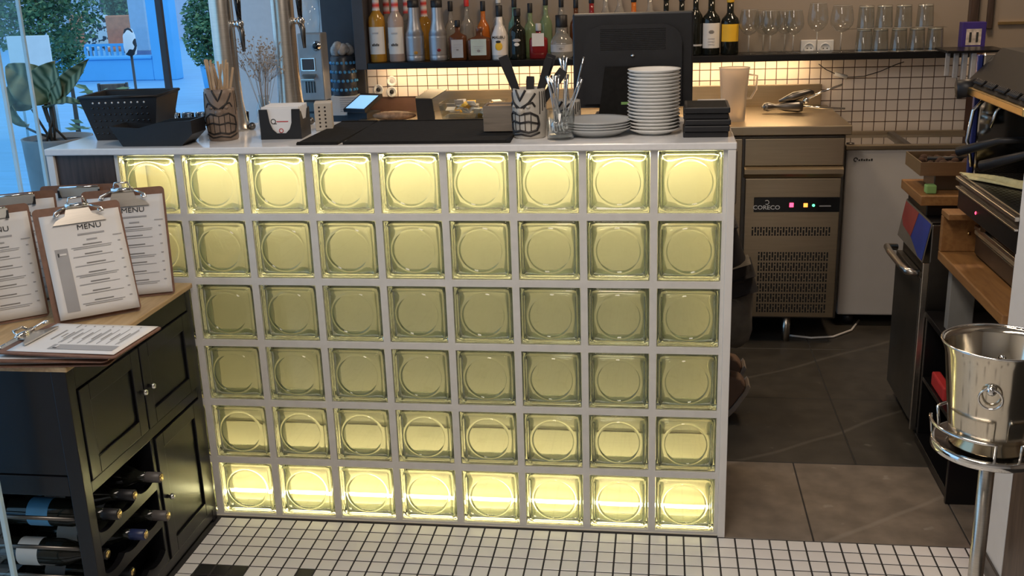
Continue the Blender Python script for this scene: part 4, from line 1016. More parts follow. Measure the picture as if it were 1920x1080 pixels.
MB().box(-0.06, 0.045, -0.0508, -0.0502, 0.045, 0.055).build('drawer_gap', 'black_gl', t)
# ================================================================ RIGHT SIDE: COFFEE BENCH
XF = 0.93
# --- dishwasher
t = thing('glass_washer', 'dark steel undercounter glass washer with red and blue control panel', 'dishwasher', (XF, 0.775, 0))
MB().rbox(0.02, 0.50, 0.0, 0.41, 0.03, 0.795, 0.004).build('cabinet_body', 'dsteel', t)
MB().rbox(-0.004, 0.0195, 0.006, 0.404, 0.06, 0.60, 0.003).build('door', M('washer_door', (0.09, 0.085, 0.075), 0.35, metal=0.6), t)
mb = MB().prism([(0.0195, 0.004, 0.80), (0.0195, 0.406, 0.80), (-0.004, 0.406, 0.66), (-0.004, 0.004, 0.66)], (0.002, 0, -0.002)); 
mb.build('control_panel', M('panel_base', (0.16, 0.14, 0.11), 0.5), t)
def onpan(y, z, o=0.0012): return (-0.004+0.0235*(z-0.66)/0.14-o, y, z)
def panprint(name, poly, m): MB().prism([onpan(y, z) for y, z in poly], (-0.0006, 0, 0)).build(name, m, t)
MT['panel_blue'] = M('panel_blue', (0.02, 0.05, 0.30), 0.4); MT['panel_red'] = M('panel_red', (0.30, 0.05, 0.04), 0.5)
panprint('red_print', [(0.40, 0.735), (0.40, 0.795), (0.19, 0.795), (0.22, 0.70), (0.36, 0.71)], 'panel_red')
panprint('blue_print', [(0.185, 0.795), (0.008, 0.795), (0.008, 0.665), (0.07, 0.665), (0.215, 0.70)], 'panel_blue')
MB().tube([(-0.006, 0.02, 0.615), (-0.045, 0.03, 0.62), (-0.050, 0.10, 0.62), (-0.050, 0.30, 0.62), (-0.045, 0.38, 0.62), (-0.006, 0.39, 0.615)], 0.013, 12).build('door_handle', 'steel', t)
MB().rbox(-0.003, 0.019, -0.012, -0.0005, 0.03, 0.66, 0.002).build('corner_strip', 'steel', t)
MB().box(0.03, 0.075, -0.0012, -0.0002, 0.085, 0.17).build('rating_plate', 'lab_grey', t)
for y in (0.04, 0.37):
    MB().cyl((0.05, y, 0), (0.05, y, 0.0295), 0.02, n=12).build('foot', 'dsteel', t)
MB().rbox(0.02, 0.50, 0.005, 0.405, 0.7955, 0.803, 0.002).build('top_sheet', 'black_paint', t)
# --- wooden board on a dark riser above the washer
t = thing('wooden_board', 'thick wooden board on a dark riser above the glass washer', 'board', (XF, 0.86, 0.8035))
MB().rbox(-0.005, 0.40, 0.0, 0.32, 0.040, 0.075, 0.003).build('board', 'pine', t)
MB().rbox(0.02, 0.40, 0.015, 0.30, 0.0, 0.0395, 0.003).build('riser', 'black_paint', t)
ZBD = 0.8035+0.0755
# --- steel knock-out drawer with tray
t = thing('knock_drawer', 'stainless knock-out tray standing on the wooden board', 'coffee tray', (XF, 0.92, ZBD))
MB().rbox(0.06, 0.24, 0.04, 0.20, 0.0, 0.0595, 0.003).build('pedestal', 'dsteel', t)
mb = MB()
mb.box(0, 0.28, 0, 0.24, 0.060, 0.066)
mb.build('tray_bottom', 'steel_h', t)
MB().box(0, 0.28, 0, 0.004, 0.0661, 0.108).build('tray_side', 'steel_h', t)
MB().box(0, 0.28, 0.236, 0.24, 0.0661, 0.108).build('tray_side', 'steel_h', t)
MB().box(0, 0.004, 0.0041, 0.2359, 0.0661, 0.108).build('tray_side', 'steel_h', t)
MB().box(0.276, 0.28, 0.0041, 0.2359, 0.0661, 0.108).build('tray_side', 'steel_h', t)
mb = MB()
for i in range(60):
    mb.ball((random.uniform(0.03, 0.25), random.uniform(0.03, 0.21), 0.072+random.uniform(0, 0.02)), random.uniform(0.012, 0.022), 5)
o = mb.build('coffee_grounds', M('coffee', (0.06, 0.03, 0.018), 0.9, var=0.3, scale=60), t); o['kind'] = 'stuff'
MB().cyl((0.05, 0.12, 0.10), (0.23, 0.12, 0.10), 0.009, n=12).build('knock_bar', 'black_pl', t)
o = MB().rbox(0.02, 0.055, 0.02, 0.06, 0.0, 0.03, 0.004).build('scouring_pad', 'green'); o.location = (XF+0.0, 0.875, ZBD)
tag(o, 'green scouring pad on the wooden board below the steel tray', 'sponge')

# --- bench of pine: long shelf plank, end board and upper plank
t = thing('pine_bench', 'pine shelf bench carrying the coffee machine beside the white pillar', 'bench', (XF, -0.09, 0))
MB().rbox(0.0, 0.60, 0.0, 0.69, 0.720, 0.752, 0.004).build('shelf_plank', 'pine', t)
MB().rbox(0.0, 0.24, 0.665, 0.688, 0.7525, 0.872, 0.003).build('end_board', 'pine', t)
MB().rbox(0.0, 0.60, 0.60, 0.69, 0.8725, 0.892, 0.003).build('top_plank', 'pine', t)
MB().cyl((0.085, 0.6648, 0.815), (0.085, 0.6605, 0.815), 0.006, n=12).build('screw', 'brass', t)
MB().rbox(0.03, 0.11, 0.615, 0.655, 0.4955, 0.7195, 0.003).build('leg', M('grey_leg', (0.22, 0.22, 0.21), 0.6), t)
MB().rbox(0.50, 0.58, 0.615, 0.655, 0.4955, 0.7195, 0.003).build('leg', 'dark_panel', t)
MB().rbox(0.44, 0.58, 0.01, 0.05, 0.0, 0.7195, 0.003).build('leg', 'dark_panel', t)
# --- black low cabinet under the bench
t = thing('low_cabinet', 'black open low cabinet on the floor under the pine bench', 'cabinet', (XF, 0.255, 0))
MB().rbox(0.0, 0.48, 0.0, 0.018, 0.0, 0.49, 0.002).build('side_board', 'black_paint', t)
MB().rbox(0.02, 0.48, 0.482, 0.50, 0.0, 0.49, 0.002).build('side_board', 'black_paint', t)
MB().rbox(0.01, 0.48, 0.0185, 0.4815, 0.474, 0.4935, 0.002).build('top_board', 'black_paint', t)
MB().rbox(0.01, 0.46, 0.0185, 0.4815, 0.0, 0.03, 0.002).build('bottom_board', 'black_paint', t)
MB().rbox(0.02, 0.46, 0.0185, 0.4815, 0.235, 0.25, 0.002).build('middle_shelf', 'black_paint', t)
MB().box(0.462, 0.48, 0.0185, 0.4815, 0.0, 0.474).build('back_board', 'black_paint', t)
o = MB().rbox(0, 0.03, 0, 0.16, 0, 0.05, 0.006).build('red_case', 'red'); o.location = (XF+0.03, 0.50, 0.2505); tag(o, 'red flat case lying on the shelf of the black low cabinet', 'case')
mb = MB(); pts = [(0.05*math.cos(k*0.5), 0.05*math.sin(k*0.5), 0.006+0.0011*k) for k in range(40)]
o = mb.tube(pts, 0.005, 8).build('coiled_hose', 'white_pl2'); o.location = (XF+0.10, 0.40, 0.2505); tag(o, 'coiled pale hose on the middle shelf of the low cabinet', 'hose')
# --- dark drawer box under the machine
t = thing('drawer_unit', 'dark drawer box with steel trim on the pine shelf under the coffee machine', 'drawer', (XF+0.10, -0.085, 0.7525))
MB().rbox(0.0, 0.42, 0.0, 0.62, 0.0, 0.10, 0.003).build('box_body', 'black_paint', t)
MB().rbox(-0.012, -0.0005, 0.0, 0.62, 0.086, 0.10, 0.002).build('top_trim', 'steel', t)
MB().rbox(-0.010, -0.0005, 0.02, 0.60, 0.012, 0.070, 0.002).build('drawer_front', 'dsteel', t)
MB().rbox(-0.010, -0.0005, 0.0, 0.62, 0.0715, 0.0845, 0.002).build('wood_strip', 'oak', t)
# --- espresso machine
ZE = 0.893
t = thing('espresso_machine', 'large dark espresso machine with drip grate and cup rail on the bench', 'coffee machine', (XF, -0.09, ZE))
for x in (0.10, 0.45):
    for y in (0.03, 0.53): MB().cyl((x, y, -0.04 if False else -0.0395), (x, y, 0.0295), 0.02, n=12).build('leg', 'dsteel', t)
MB().rbox(0.012, 0.58, -0.02, 0.56, 0.03, 0.125, 0.004).build('base_body', 'black_paint', t)
MB().rbox(0.0, 0.012, -0.02, 0.56, 0.120, 0.132, 0.002).build('base_trim', 'steel', t)
MB().rbox(0.002, 0.0118, -0.02, 0.56, 0.094, 0.100, 0.001).build('base_trim', 'steel', t)
MB().rbox(0.0125, 0.30, -0.018, 0.558, 0.1255, 0.140, 0.003).build('drip_tray', 'dsteel', t)
mb = MB()
for i in range(22):
    for j in range(44):
        if (i+j) % 2 == 0: mb.box(0.03+i*0.012, 0.037+i*0.012, -0.005+j*0.0125, 0.003+j*0.0125, 0.1401, 0.1407)
o = mb.build('grate_holes', 'tiki_ink', t); o['kind'] = 'stuff'
MB().rbox(0.31, 0.58, -0.02, 0.56, 0.1255, 0.52, 0.006).build('rear_body', M('machine_black', (0.02, 0.018, 0.017), 0.25), t)
MB().rbox(0.05, 0.58, 0.5605, 0.585, 0.02, 0.505, 0.006).build('side_panel', M('mirror_steel', (0.55, 0.50, 0.44), 0.08, metal=1.0, var=0.02), t)
MB().rbox(0.035, 0.0495, 0.562, 0.584, 0.02, 0.50, 0.003).build('side_edge', M('blue_edge', (0.02, 0.03, 0.16), 0.3), t)
MB().prism([(0.0, -0.02, 0.415), (0.31, -0.02, 0.405), (0.31, -0.02, 0.52), (0.10, -0.02, 0.52)], (0, 0.58, 0)).build('upper_body', M('machine_top', (0.010, 0.008, 0.007), 0.5), t)
MB().rbox(-0.012, 0.03, -0.03, 0.535, 0.392, 0.414, 0.003).build('light_rail', 'brass', t)
mb = MB()
for g in range(5):
    for k in range(6):
        y = 0.46-g*0.105-k*0.0135
        pts = [(0.0, y, 0.416+0.011), (0.012, y, 0.416+0.022), (0.028, y, 0.416+0.011)]
        mb.tube(pts, 0.0045, 6)
o = mb.build('cup_springs', 'black_pl', t); o['kind'] = 'stuff'
MB().cyl((-0.035, 0.50, 0.405), (0.03, 0.50, 0.412), 0.028, 0.026, 24).build('steam_knob', 'black_pl', t)
for yy in (0.32, 0.08):
    gh = MB().cyl((0.16, yy, 0.30), (0.16, yy, 0.40), 0.038, 0.05, 24).build('group_head', 'chrome', t)
    MB().cyl((0.16, yy, 0.262), (0.16, yy, 0.30), 0.040, 0.036, 24).build('portafilter', 'chrome', t)
    MB().tube([(0.12, yy, 0.28), (0.06, yy+0.05, 0.27), (-0.03, yy+0.13, 0.225)], [0.009, 0.011, 0.015], 12).build('portafilter_handle', 'black_pl', t)
    MB().tube([(0.15, yy, 0.262), (0.15, yy+0.01, 0.24), (0.13, yy+0.01, 0.225)], 0.008, 10).build('spout', 'chrome', t)
MB().tube([(0.06, 0.50, 0.39), (0.02, 0.51, 0.34), (0.01, 0.51, 0.25), (0.03, 0.51, 0.17)], 0.006, 10).build('steam_wand', 'chrome', t)
MB().tube([(0.10, 0.42, 0.39), (0.06, 0.42, 0.35), (0.05, 0.43, 0.30)], 0.005, 10).build('water_spout', 'chrome', t)
MB().ball((0.015, 0.36, 0.058), 0.006, 8).build('pilot_lamp', 'led_red', t)
# cups on top
for i in range(4):
    o = MB().lathe([(0.045, 0), (0.085, 0.012), (0.088, 0.014), (0.048, 0.004), (0.001, 0.004)], 28).build('dark_saucer', 'black_gl'); o.location = (XF+0.25, 0.22, ZE+0.5203+0.0135*i)
    tag(o, ['lowest', 'second', 'third', 'topmost'][i]+' black saucer'+(' from the bottom' if 0 < i < 3 else '')+' stacked on top of the espresso machine', 'saucer', 'black saucers on the espresso machine')
# yellowish towel draped over the grate
t_ = MB(); nx, ny = 14, 20; vs = []; fs = []
for i in range(nx):
    for j in range(ny):
        u = i/(nx-1); v = j/(ny-1)
        x = 0.005+0.20*u; y = 0.44+0.10*v-0.34*u*0.9
        z = 0.1415+0.004+0.020*abs(math.sin(5*v+6*u))*math.sin(PI*v)**0.5*(0.3+0.7*math.sin(PI*u))
        vs.append((x, y, z))
for i in range(nx-1):
    for j in range(ny-1): fs.append((i*ny+j, i*ny+j+1, (i+1)*ny+j+1, (i+1)*ny+j))
t_.add(vs, fs, 0, True); o = t_.build('cleaning_cloth', 'towel'); o.location = (XF, -0.09, ZE); tag(o, 'crumpled pale yellow cleaning cloth on the coffee machine grate', 'cloth')
sm = o.modifiers.new('thick', 'SOLIDIFY'); sm.thickness = 0.003
# grey bent brackets hung at the shelf end
q = aty(1757, 138, 2.20)
t = thing('grey_bracket', 'row of grey metal bracket fins under a dark plate at the shelf end', 'bracket', (float(q[0])+0.05, 2.12, float(q[2])+0.028))
MB().rbox(-0.055, 0.20, -0.09, 0.14, 0.075, 0.086, 0.002).build('top_plate', 'black_paint', t)
for k in range(4): MB().rbox(-0.050+0.034*k, -0.030+0.034*k, -0.046-0.012*k, -0.040+0.0, -0.028-0.008*k, 0.0745, 0.002, seg=1).build('fin', 'lab_grey', t)
# coffee packet box
q = aty(1815, 100, 2.36)
t = thing('coffee_packet', 'purple and white printed coffee box on the dark plate by the shelf', 'box', (float(q[0])-0.05, 2.30, 1.2765))
MB().rbox(0, 0.105, 0, 0.06, 0, 0.115, 0.002).build('carton', M('purple_card', (0.05, 0.03, 0.20), 0.5, var=0.2), t)
MB().box(0.018, 0.085, -0.001, -0.0003, 0.012, 0.085).build('printed_front', M('packet_print', (0.55, 0.48, 0.42), 0.6, var=0.4, scale=40), t)
mb = MB().box(0.032, 0.042, -0.0018, -0.0012, 0.025, 0.07).box(0.062, 0.072, -0.0018, -0.0012, 0.025, 0.07)
o = mb.build('cup_print', 'ink', t); o['kind'] = 'stuff'

# --- ice bucket on stand
cx, cy = 0.737, -0.70
t = thing('bucket_stand', 'polished steel champagne bucket stand with ring rail before the pillar', 'stand', (cx, cy, 0))
MB().lathe([(0.13, 0), (0.13, 0.006), (0.10, 0.014), (0.016, 0.02), (0.001, 0.02)], 36).build('base', 'chrome', t)
MB().cyl((0, 0, 0.0205), (0, 0, 0.640), 0.0165, n=24).build('pole', 'steel', t)
MB().lathe([(0.001, 0.6405), (0.118, 0.6405), (0.122, 0.644), (0.122, 0.660), (0.115, 0.662), (0.112, 0.648), (0.001, 0.648)], 48).build('plate', 'chrome', t)
def arc(a0, a1, r, z, n=24): return [(r*math.cos(a0+(a1-a0)*k/n), r*math.sin(a0+(a1-a0)*k/n), z) for k in range(n+1)]
for a0 in (-PI*0.5-0.15, PI*0.17-0.15, PI*0.833-0.15):
    pa = arc(a0-1.75, a0-0.06, 0.125, 0.705); a1 = pa[-1]; b1 = pa[0]
    e1 = (0.119*math.cos(a0-0.06), 0.119*math.sin(a0-0.06), 0.662); e0 = (0.119*math.cos(a0-1.75), 0.119*math.sin(a0-1.75), 0.662)
    MB().tube([e0]+pa+[e1], 0.0036, 8).build('ring_rail', 'chrome', t)
zb = 0.6485
t = thing('ice_bucket', 'polished steel champagne bucket with ring handles on the stand', 'ice bucket', (cx, cy, zb))
MB().lathe([(0.070, 0), (0.082, 0.004), (0.086, 0.012), (0.108, 0.215), (0.115, 0.236), (0.1165, 0.241), (0.1145, 0.243), (0.106, 0.225), (0.083, 0.014), (0.001, 0.010)], 64).build('bucket_body', M('polished_steel', (0.72, 0.66, 0.55), 0.12, metal=1.0, var=0.02), t)
MB().tube(arc(0, 2*PI, 0.116, 0.241, 48)[:-1], 0.0028, 8, closed=True).build('rolled_rim', 'chrome', t)
for a in (-1.95, -1.95+PI):
    ca, sa = math.cos(a), math.sin(a); r0 = 0.106
    kb = MB().ball((r0*ca, r0*sa, 0.168), 0.011, 12).build('handle_boss', 'chrome', t)
    ring = []
    for k in range(28):
        b = 2*PI*k/28; tx = -sa*math.cos(b)*0.023; ty = ca*math.cos(b)*0.023
        rr = r0+0.006-0.012*(1-math.sin(b))*0.5*0.5
        ring.append((rr*ca+tx, rr*sa+ty, 0.150+0.023*math.sin(b)))
    MB().tube(ring, 0.0025, 8, closed=True).build('ring_handle', 'chrome', t)
# --- pink cleaning bottle on the floor by the pillar
t = thing('cleaner_bottle', 'pink cleaning fluid bottle on the floor behind the white pillar', 'bottle', (0.985, -0.005, 0))
MB().lathe([(0.040, 0), (0.044, 0.006), (0.044, 0.17), (0.030, 0.21), (0.016, 0.23)], 24).build('bottle_body', 'pink', t)
MB().lathe([(0.017, 0.2305), (0.017, 0.26), (0.014, 0.262), (0.001, 0.262)], 16).build('cap', 'white_pl2', t)
# ================================================================ LEFT: WINE SIDEBOARD WITH MENUS
CX, CY0, CY1, CZ = -1.405, -0.72, -0.018, 0.80
XB = -1.88
t = thing('sideboard', 'black painted sideboard with wine rack and oak top beside the glass block bar', 'sideboard', (CX, CY0, 0))
Wd = CY1-CY0; Dp = CX-XB
def cb(name, x0, x1, y0, y1, z0, z1, mat='black_paint', par=None, b=0.002): return MB().rbox(x0, x1, y0, y1, z0, z1, b).build(name, mat, par or t)
cb('top', -Dp-0.005, 0.012, -0.012, Wd+0.002, CZ-0.015, CZ, 'oak', b=0.003)
cb('post', -0.04, 0, 0, 0.035, 0, CZ-0.0155); cb('post', -0.04, 0, Wd-0.03, Wd, 0, CZ-0.0155)
cb('post', -Dp, -Dp+0.04, 0, 0.035, 0, CZ-0.0155); cb('post', -Dp, -Dp+0.04, Wd-0.03, Wd, 0, CZ-0.0155)
cb('side_panel', -Dp+0.0405, -0.0405, 0.006, 0.022, 0.50, CZ-0.0155)
cb('side_rail', -Dp+0.0405, -0.0405, 0.001, 0.028, 0.445, 0.4985)
cb('side_panel', -Dp+0.0405, -0.0405, Wd-0.022, Wd-0.006, 0.02, CZ-0.0155)
cb('back_panel', -Dp+0.004, -Dp+0.014, 0.0355, Wd-0.0305, 0.04, CZ-0.0155)
cb('top_rail', -0.03, -0.001, 0.0355, Wd-0.0305, 0.722, CZ-0.0155)
cb('middle_shelf', -Dp+0.042, -0.032, 0.030, Wd-0.031, 0.448, 0.462)
cb('middle_rail', -0.03, -0.001, 0.0355, Wd-0.0305, 0.438, 0.470)
cb('divider', -Dp+0.042, -0.002, 0.352, 0.370, 0.045, 0.4375)
cb('bottom_rail', -0.03, -0.001, 0.0355, Wd-0.0305, 0.012, 0.045)
cb('bottom_shelf', -Dp+0.042, -0.032, 0.030, Wd-0.031, 0.03, 0.045)
def door(y0, y1, z0, z1, ky):
    d = cb('door', -0.028, -0.0035, y0, y1, z0, z1)
    st = 0.045
    MB().rbox(-0.0030, 0.004, y0, y0+st, z0, z1, 0.0015).build('stile', 'black_paint', d); MB().rbox(-0.0030, 0.004, y1-st, y1, z0, z1, 0.0015).build('stile', 'black_paint', d)
    MB().rbox(-0.0030, 0.004, y0+st+0.0003, y1-st-0.0003, z0, z0+st, 0.0015).build('rail', 'black_paint', d); MB().rbox(-0.0030, 0.004, y0+st+0.0003, y1-st-0.0003, z1-st, z1, 0.0015).build('rail', 'black_paint', d)
    zk = (z0+z1)/2
    mb = MB(); mb.tube([(0.0042, ky, zk), (0.012, ky, zk), (0.018, ky, zk), (0.026, ky, zk)], [0.006, 0.004, 0.010, 0.006], 12); mb.build('knob', 'chrome', d)
door(0.038, 0.345, 0.474, 0.719, 0.325); door(0.352, Wd-0.033, 0.474, 0.719, 0.372)
door(0.373, Wd-0.033, 0.049, 0.434, 0.393)
# scalloped bottle rails
for zz in (0.315, 0.195, 0.075):
    poly = [(-0.001, 0.0356, zz-0.03)]
    y0, y1 = 0.0356, 0.3515
    poly.append((-0.001, y1, zz-0.03)); 
    N = 40
    for k in range(N+1):
        y = y1-(y1-y0)*k/N; ph = ((y-y0)/(y1-y0)*3) % 1.0
        poly.append((-0.001, y, zz+0.014-0.018*max(0, math.sin(PI*ph))**0.6))
    MB().prism(poly, (-0.018, 0, 0)).build('bottle_rail', 'black_paint', t)
    MB().prism([(x-0.36, y, z) for x, y, z in poly], (-0.018, 0, 0)).build('bottle_rail', 'black_paint', t)
for zz in (0.375, 0.29, 0.205, 0.12):
    MB().cyl((-Dp+0.0405, 0.012, zz), (-0.0405, 0.012, zz), 0.0055, n=10).build('side_rod', 'dsteel', t)
# wine bottles lying in the rack, necks towards the door side
wb = None
MT['cap_grey'] = M('cap_grey', (0.10, 0.09, 0.085), 0.4); MT['cap_blue'] = M('cap_blue', (0.02, 0.03, 0.09), 0.35)
def lying_bottle(y, z, out, capm, label, lab):
    bt = thing('wine_bottle', label, 'wine bottle', (CX+out, CY0+y, z), (0, 0, 0), 'bottles lying in the wine rack')
    MB().lathe([(0.034, -0.30), (0.037, -0.295), (0.037, -0.125), (0.030, -0.095), (0.016, -0.065), (0.0140, -0.02)], 24).build('glass_body', 'g_dark', bt, None, (0, PI/2, 0))
    MB().lathe([(0.0150, -0.075), (0.0152, -0.001), (0.013, 0.0)], 18).build('cap', capm, bt, None, (0, PI/2, 0))
    MB().lathe([(0.001, 0.0002), (0.011, 0.0002), (0.011, 0.002), (0.001, 0.002)], 14).build('cap_end', 'brass', bt, None, (0, PI/2, 0))
    MB().lathe([(0.0374, -0.24), (0.0374, -0.18)], 24, cap=False).build('label', lab, bt, None, (0, PI/2, 0))
ys = [0.088, 0.193, 0.299]
for (iy, zz, out, capm, lb, la) in [(2, 0.315, 0.045, 'cap_grey', 'top row bottle with grey cap next to the lower cabinet door', 'lab_white'), (1, 0.315, 0.02, 'black_pl', 'middle dark bottle of the top row in the wine rack', 'lab_grey'), (0, 0.315, 0.03, 'black_pl', 'top row bottle at the open side of the wine rack', 'screen_lab'),
    (2, 0.195, 0.05, 'cap_grey', 'second row bottle with slim grey neck next to the lower door', 'lab_grey'), (1, 0.195, 0.035, 'cap_blue', 'second row bottle with dark blue cap in the wine rack', 'lab_white'), (0, 0.195, -0.02, 'black_pl', 'second row bottle at the open side of the wine rack', 'lab_white'),
    (0, 0.075, -0.01, 'black_pl', 'bottom row bottle at the open side of the wine rack', 'lab_white'), (1, 0.075, -0.02, 'black_pl', 'bottom row bottle in the middle of the wine rack', 'lab_grey')]:
    if la == 'screen_lab': la = 'blue_label'
    if la == 'blue_label' and la not in MT: MT[la] = M('blue_label', (0.10, 0.32, 0.55), 0.4)
    lying_bottle(ys[iy], zz+0.036, out, capm, lb, la)

# ---- clipboards
BW, BHt = 0.228, 0.318
def butterfly_clip(par, z):
    c = MB(); c.prism([(-0.070, -0.012, z-0.012), (0.070, -0.012, z-0.012), (0.060, -0.012, z), (0.036, -0.012, z+0.010), (0.026, -0.012, z+0.040), (-0.026, -0.012, z+0.040), (-0.036, -0.012, z+0.010), (-0.060, -0.012, z)], (0, 0.004, 0))
    cl = c.build('clip', 'steel', par)
    MB().cyl((-0.030, -0.014, z+0.036), (0.030, -0.014, z+0.036), 0.007, n=12).build('spring_barrel', 'chrome', cl)
    for s in (-1, 1):
        pts = [(s*0.028, -0.016, z+0.034), (s*0.048, -0.022, z+0.026), (s*0.060, -0.026, z+0.020), (s*0.064, -0.026, z+0.012), (s*0.056, -0.026, z+0.010), (s*0.050, -0.024, z+0.018)]
        MB().tube(pts, 0.0030, 8).build('lever_ear', 'chrome', cl)
    pts = [(-0.024, -0.016, z+0.040), (-0.018, -0.024, z+0.056), (0.018, -0.024, z+0.056), (0.024, -0.016, z+0.040)]
    MB().tube(pts, 0.0032, 8).build('thumb_grip', 'chrome', cl)
def flat_clip(par, z):
    cl = MB().rbox(-0.060, 0.060, -0.0105, -0.0065, z-0.006, z+0.020, 0.001).build('clip', M('satin_clip', (0.52, 0.51, 0.47), 0.35, metal=0.6), par)
    for s in (-1, 1): MB().prism([(s*0.060, -0.0108, z-0.008), (s*0.050, -0.0108, z-0.008), (s*0.054, -0.0108, z+0.002), (s*0.056, -0.0108, z+0.014), (s*0.061, -0.0108, z+0.014)], (0, -0.003, 0)).build('corner_cap', 'black_pl', cl)
    MB().cyl((-0.055, -0.008, z+0.022), (0.055, -0.008, z+0.022), 0.0035, n=8).build('hinge_wire', 'chrome', cl)
def menu_sheet(par, full=True, bar=True, wav=0.004, mat='paper', head=True):
    n = 12; pw, ph = 0.208, 0.288; mb = MB(); vs = []; fs = []
    z0 = 0.008
    def yy(x, z): return -0.0046-wav*(1-math.cos(PI*(1-(z-z0)/ph)))*0.8-wav*0.5*math.sin(3*(1-(z-z0)/ph))*(x/pw)
    for i in range(n+1):
        for j in range(n+1):
            x = -pw/2+pw*i/n+0.004; z = z0+ph*j/n; vs.append((x, yy(x, z), z))
    for i in range(n):
        for j in range(n): a = i*(n+1)+j; fs.append((a, a+n+1, a+n+2, a+1))
    mb.add(vs, fs, 0, True); sh = mb.build('menu_sheet', mat, par)
    sh.modifiers.new('thick', 'SOLIDIFY').thickness = 0.0006
    if bar:
        m2 = MB(); vs = []; fs = []
        for j in range(n+1):
            z = z0+0.018+0.175*j/n
            for x in (-0.078, -0.045): vs.append((x, yy(x, z)-0.0009, z))
        for j in range(n): fs.append((2*j, 2*j+1, 2*j+3, 2*j+2))
        m2.add(vs, fs); m2.build('grey_sidebar', 'greybar', sh)
        zz = z0+0.172
        MB().box(-0.072, -0.069, yy(-0.07, zz)-0.0018, yy(-0.07, zz)-0.0012, zz, zz+0.010).build('sidebar_mark', 'ink', sh)
        MB().box(-0.067, -0.050, yy(-0.06, zz)-0.0018, yy(-0.06, zz)-0.0012, zz+0.003, zz+0.008).build('sidebar_mark', 'paper', sh)
    m3 = MB(); m4 = MB()
    rnd = random.Random(5)
    z = z0+0.216
    def strip(m, x0, x1, z, h):
        y = min(yy(x0, z), yy(x1, z))-0.0012; m.box(x0, x1, y, y+0.0003, z, z+h)
    strip(m4, -0.012, 0.058, z0+0.224, 0.0045); strip(m4, 0.008, 0.036, z0+0.208, 0.004)
    z = z0+0.196
    for k in range(7):
        strip(m3, -0.004, 0.046-0.004*(k % 2), z, 0.0026)
        strip(m4, -0.038+0.004*rnd.random(), 0.078-0.01*rnd.random(), z-0.006, 0.0016)
        if k % 3 == 0: strip(m4, -0.030, 0.068, z-0.0105, 0.0016)
        strip(m4, 0.088, 0.095, z-0.002, 0.0032)
        z -= 0.026
    strip(m4, 0.078, 0.102, z0+0.212, 0.0028)
    o = m3.build('printed_headings', 'ink_l', sh); o['kind'] = 'stuff'
    o = m4.build('printed_lines', 'greybar', sh); o['kind'] = 'stuff'
    if head: text('menu_heading', 'MENU', 0.020, 'ink', sh, (0.022, min(yy(-0.02, z0+0.24), yy(0.05, z0+0.24), yy(0.05, z0+0.255))-0.0018, z0+0.240), (PI/2, 0, 0), sx=1.18)
    return sh
def clipboard(label, bx, by, yaw, lean, clip='fly', z=CZ+0.001, group='menu clipboards on the sideboard', rot=None, **kw):
    c = thing('menu_clipboard', label, 'clipboard', (bx, by, z), rot or (-lean, 0, yaw), group)
    n = 5; poly = []
    for (cx_, cz_, a0) in ((BW/2-0.012, 0.012, -PI/2), (BW/2-0.012, BHt-0.012, 0), (-BW/2+0.012, BHt-0.012, PI/2), (-BW/2+0.012, 0.012, PI)):
        for k in range(n+1): a = a0+PI/2*k/n; poly.append((cx_+0.012*math.cos(a), 0, cz_+0.012*math.sin(a)))
    MB().prism(poly, (0, -0.0035, 0)).build('board', 'hard', c)
    menu_sheet(c, **kw)
    (butterfly_clip if clip == 'fly' else flat_clip)(c, 0.278 if clip == 'fly' else 0.290)
    return c
d1 = Vector((0.773, 0.634)); yaw1 = math.atan2(0.634, 0.773)
clipboard('standing clipboard with butterfly clip and curling menu at the sideboard front edge', -1.508, -0.362, yaw1, 0.36, wav=0.008)
clipboard('standing clipboard with butterfly clip leaning towards the glass blocks', -1.497, -0.178, 0.40, 0.25, wav=0.003, bar=True)
clipboard('standing clipboard with flat steel clip behind the curling menu', -1.748, -0.424, yaw1, 0.26, 'flat', wav=0.002)
clipboard('standing clipboard with flat clip behind the one leaning towards the glass blocks', -1.668, -0.112, 0.20, 0.10, 'flat', wav=0.001)
clipboard('standing clipboard with flat clip deepest at the window end of the sideboard', -1.795, -0.235, 0.52, 0.12, 'flat', wav=0.001)
clipboard('standing clipboard at the outer corner of the sideboard by the glass door', -1.842, -0.53, yaw1, 0.26, 'flat', wav=0.001)
# lying boards: rotated flat, clip towards the window
def lying(label, cx_, cy_, yaw, z, clip='fly'):
    # board local x -> world, local z (up) -> world -x direction
    c = clipboard(label, cx_, cy_, 0, 0, clip, z=z, head=False, wav=0.0012)
    c.rotation_euler = (-PI/2, 0, yaw)
    return c
lying('lowest lying clipboard of the pile on the sideboard', -1.300, -0.610, PI/2+0.10, CZ+0.001, 'flat')
lying('middle lying clipboard of the pile on the sideboard', -1.290, -0.625, PI/2+0.04, CZ+0.0150, 'flat')
lying('topmost lying clipboard with butterfly clip on the sideboard pile', -1.250, -0.635, PI/2-0.06, CZ+0.0290, 'fly')
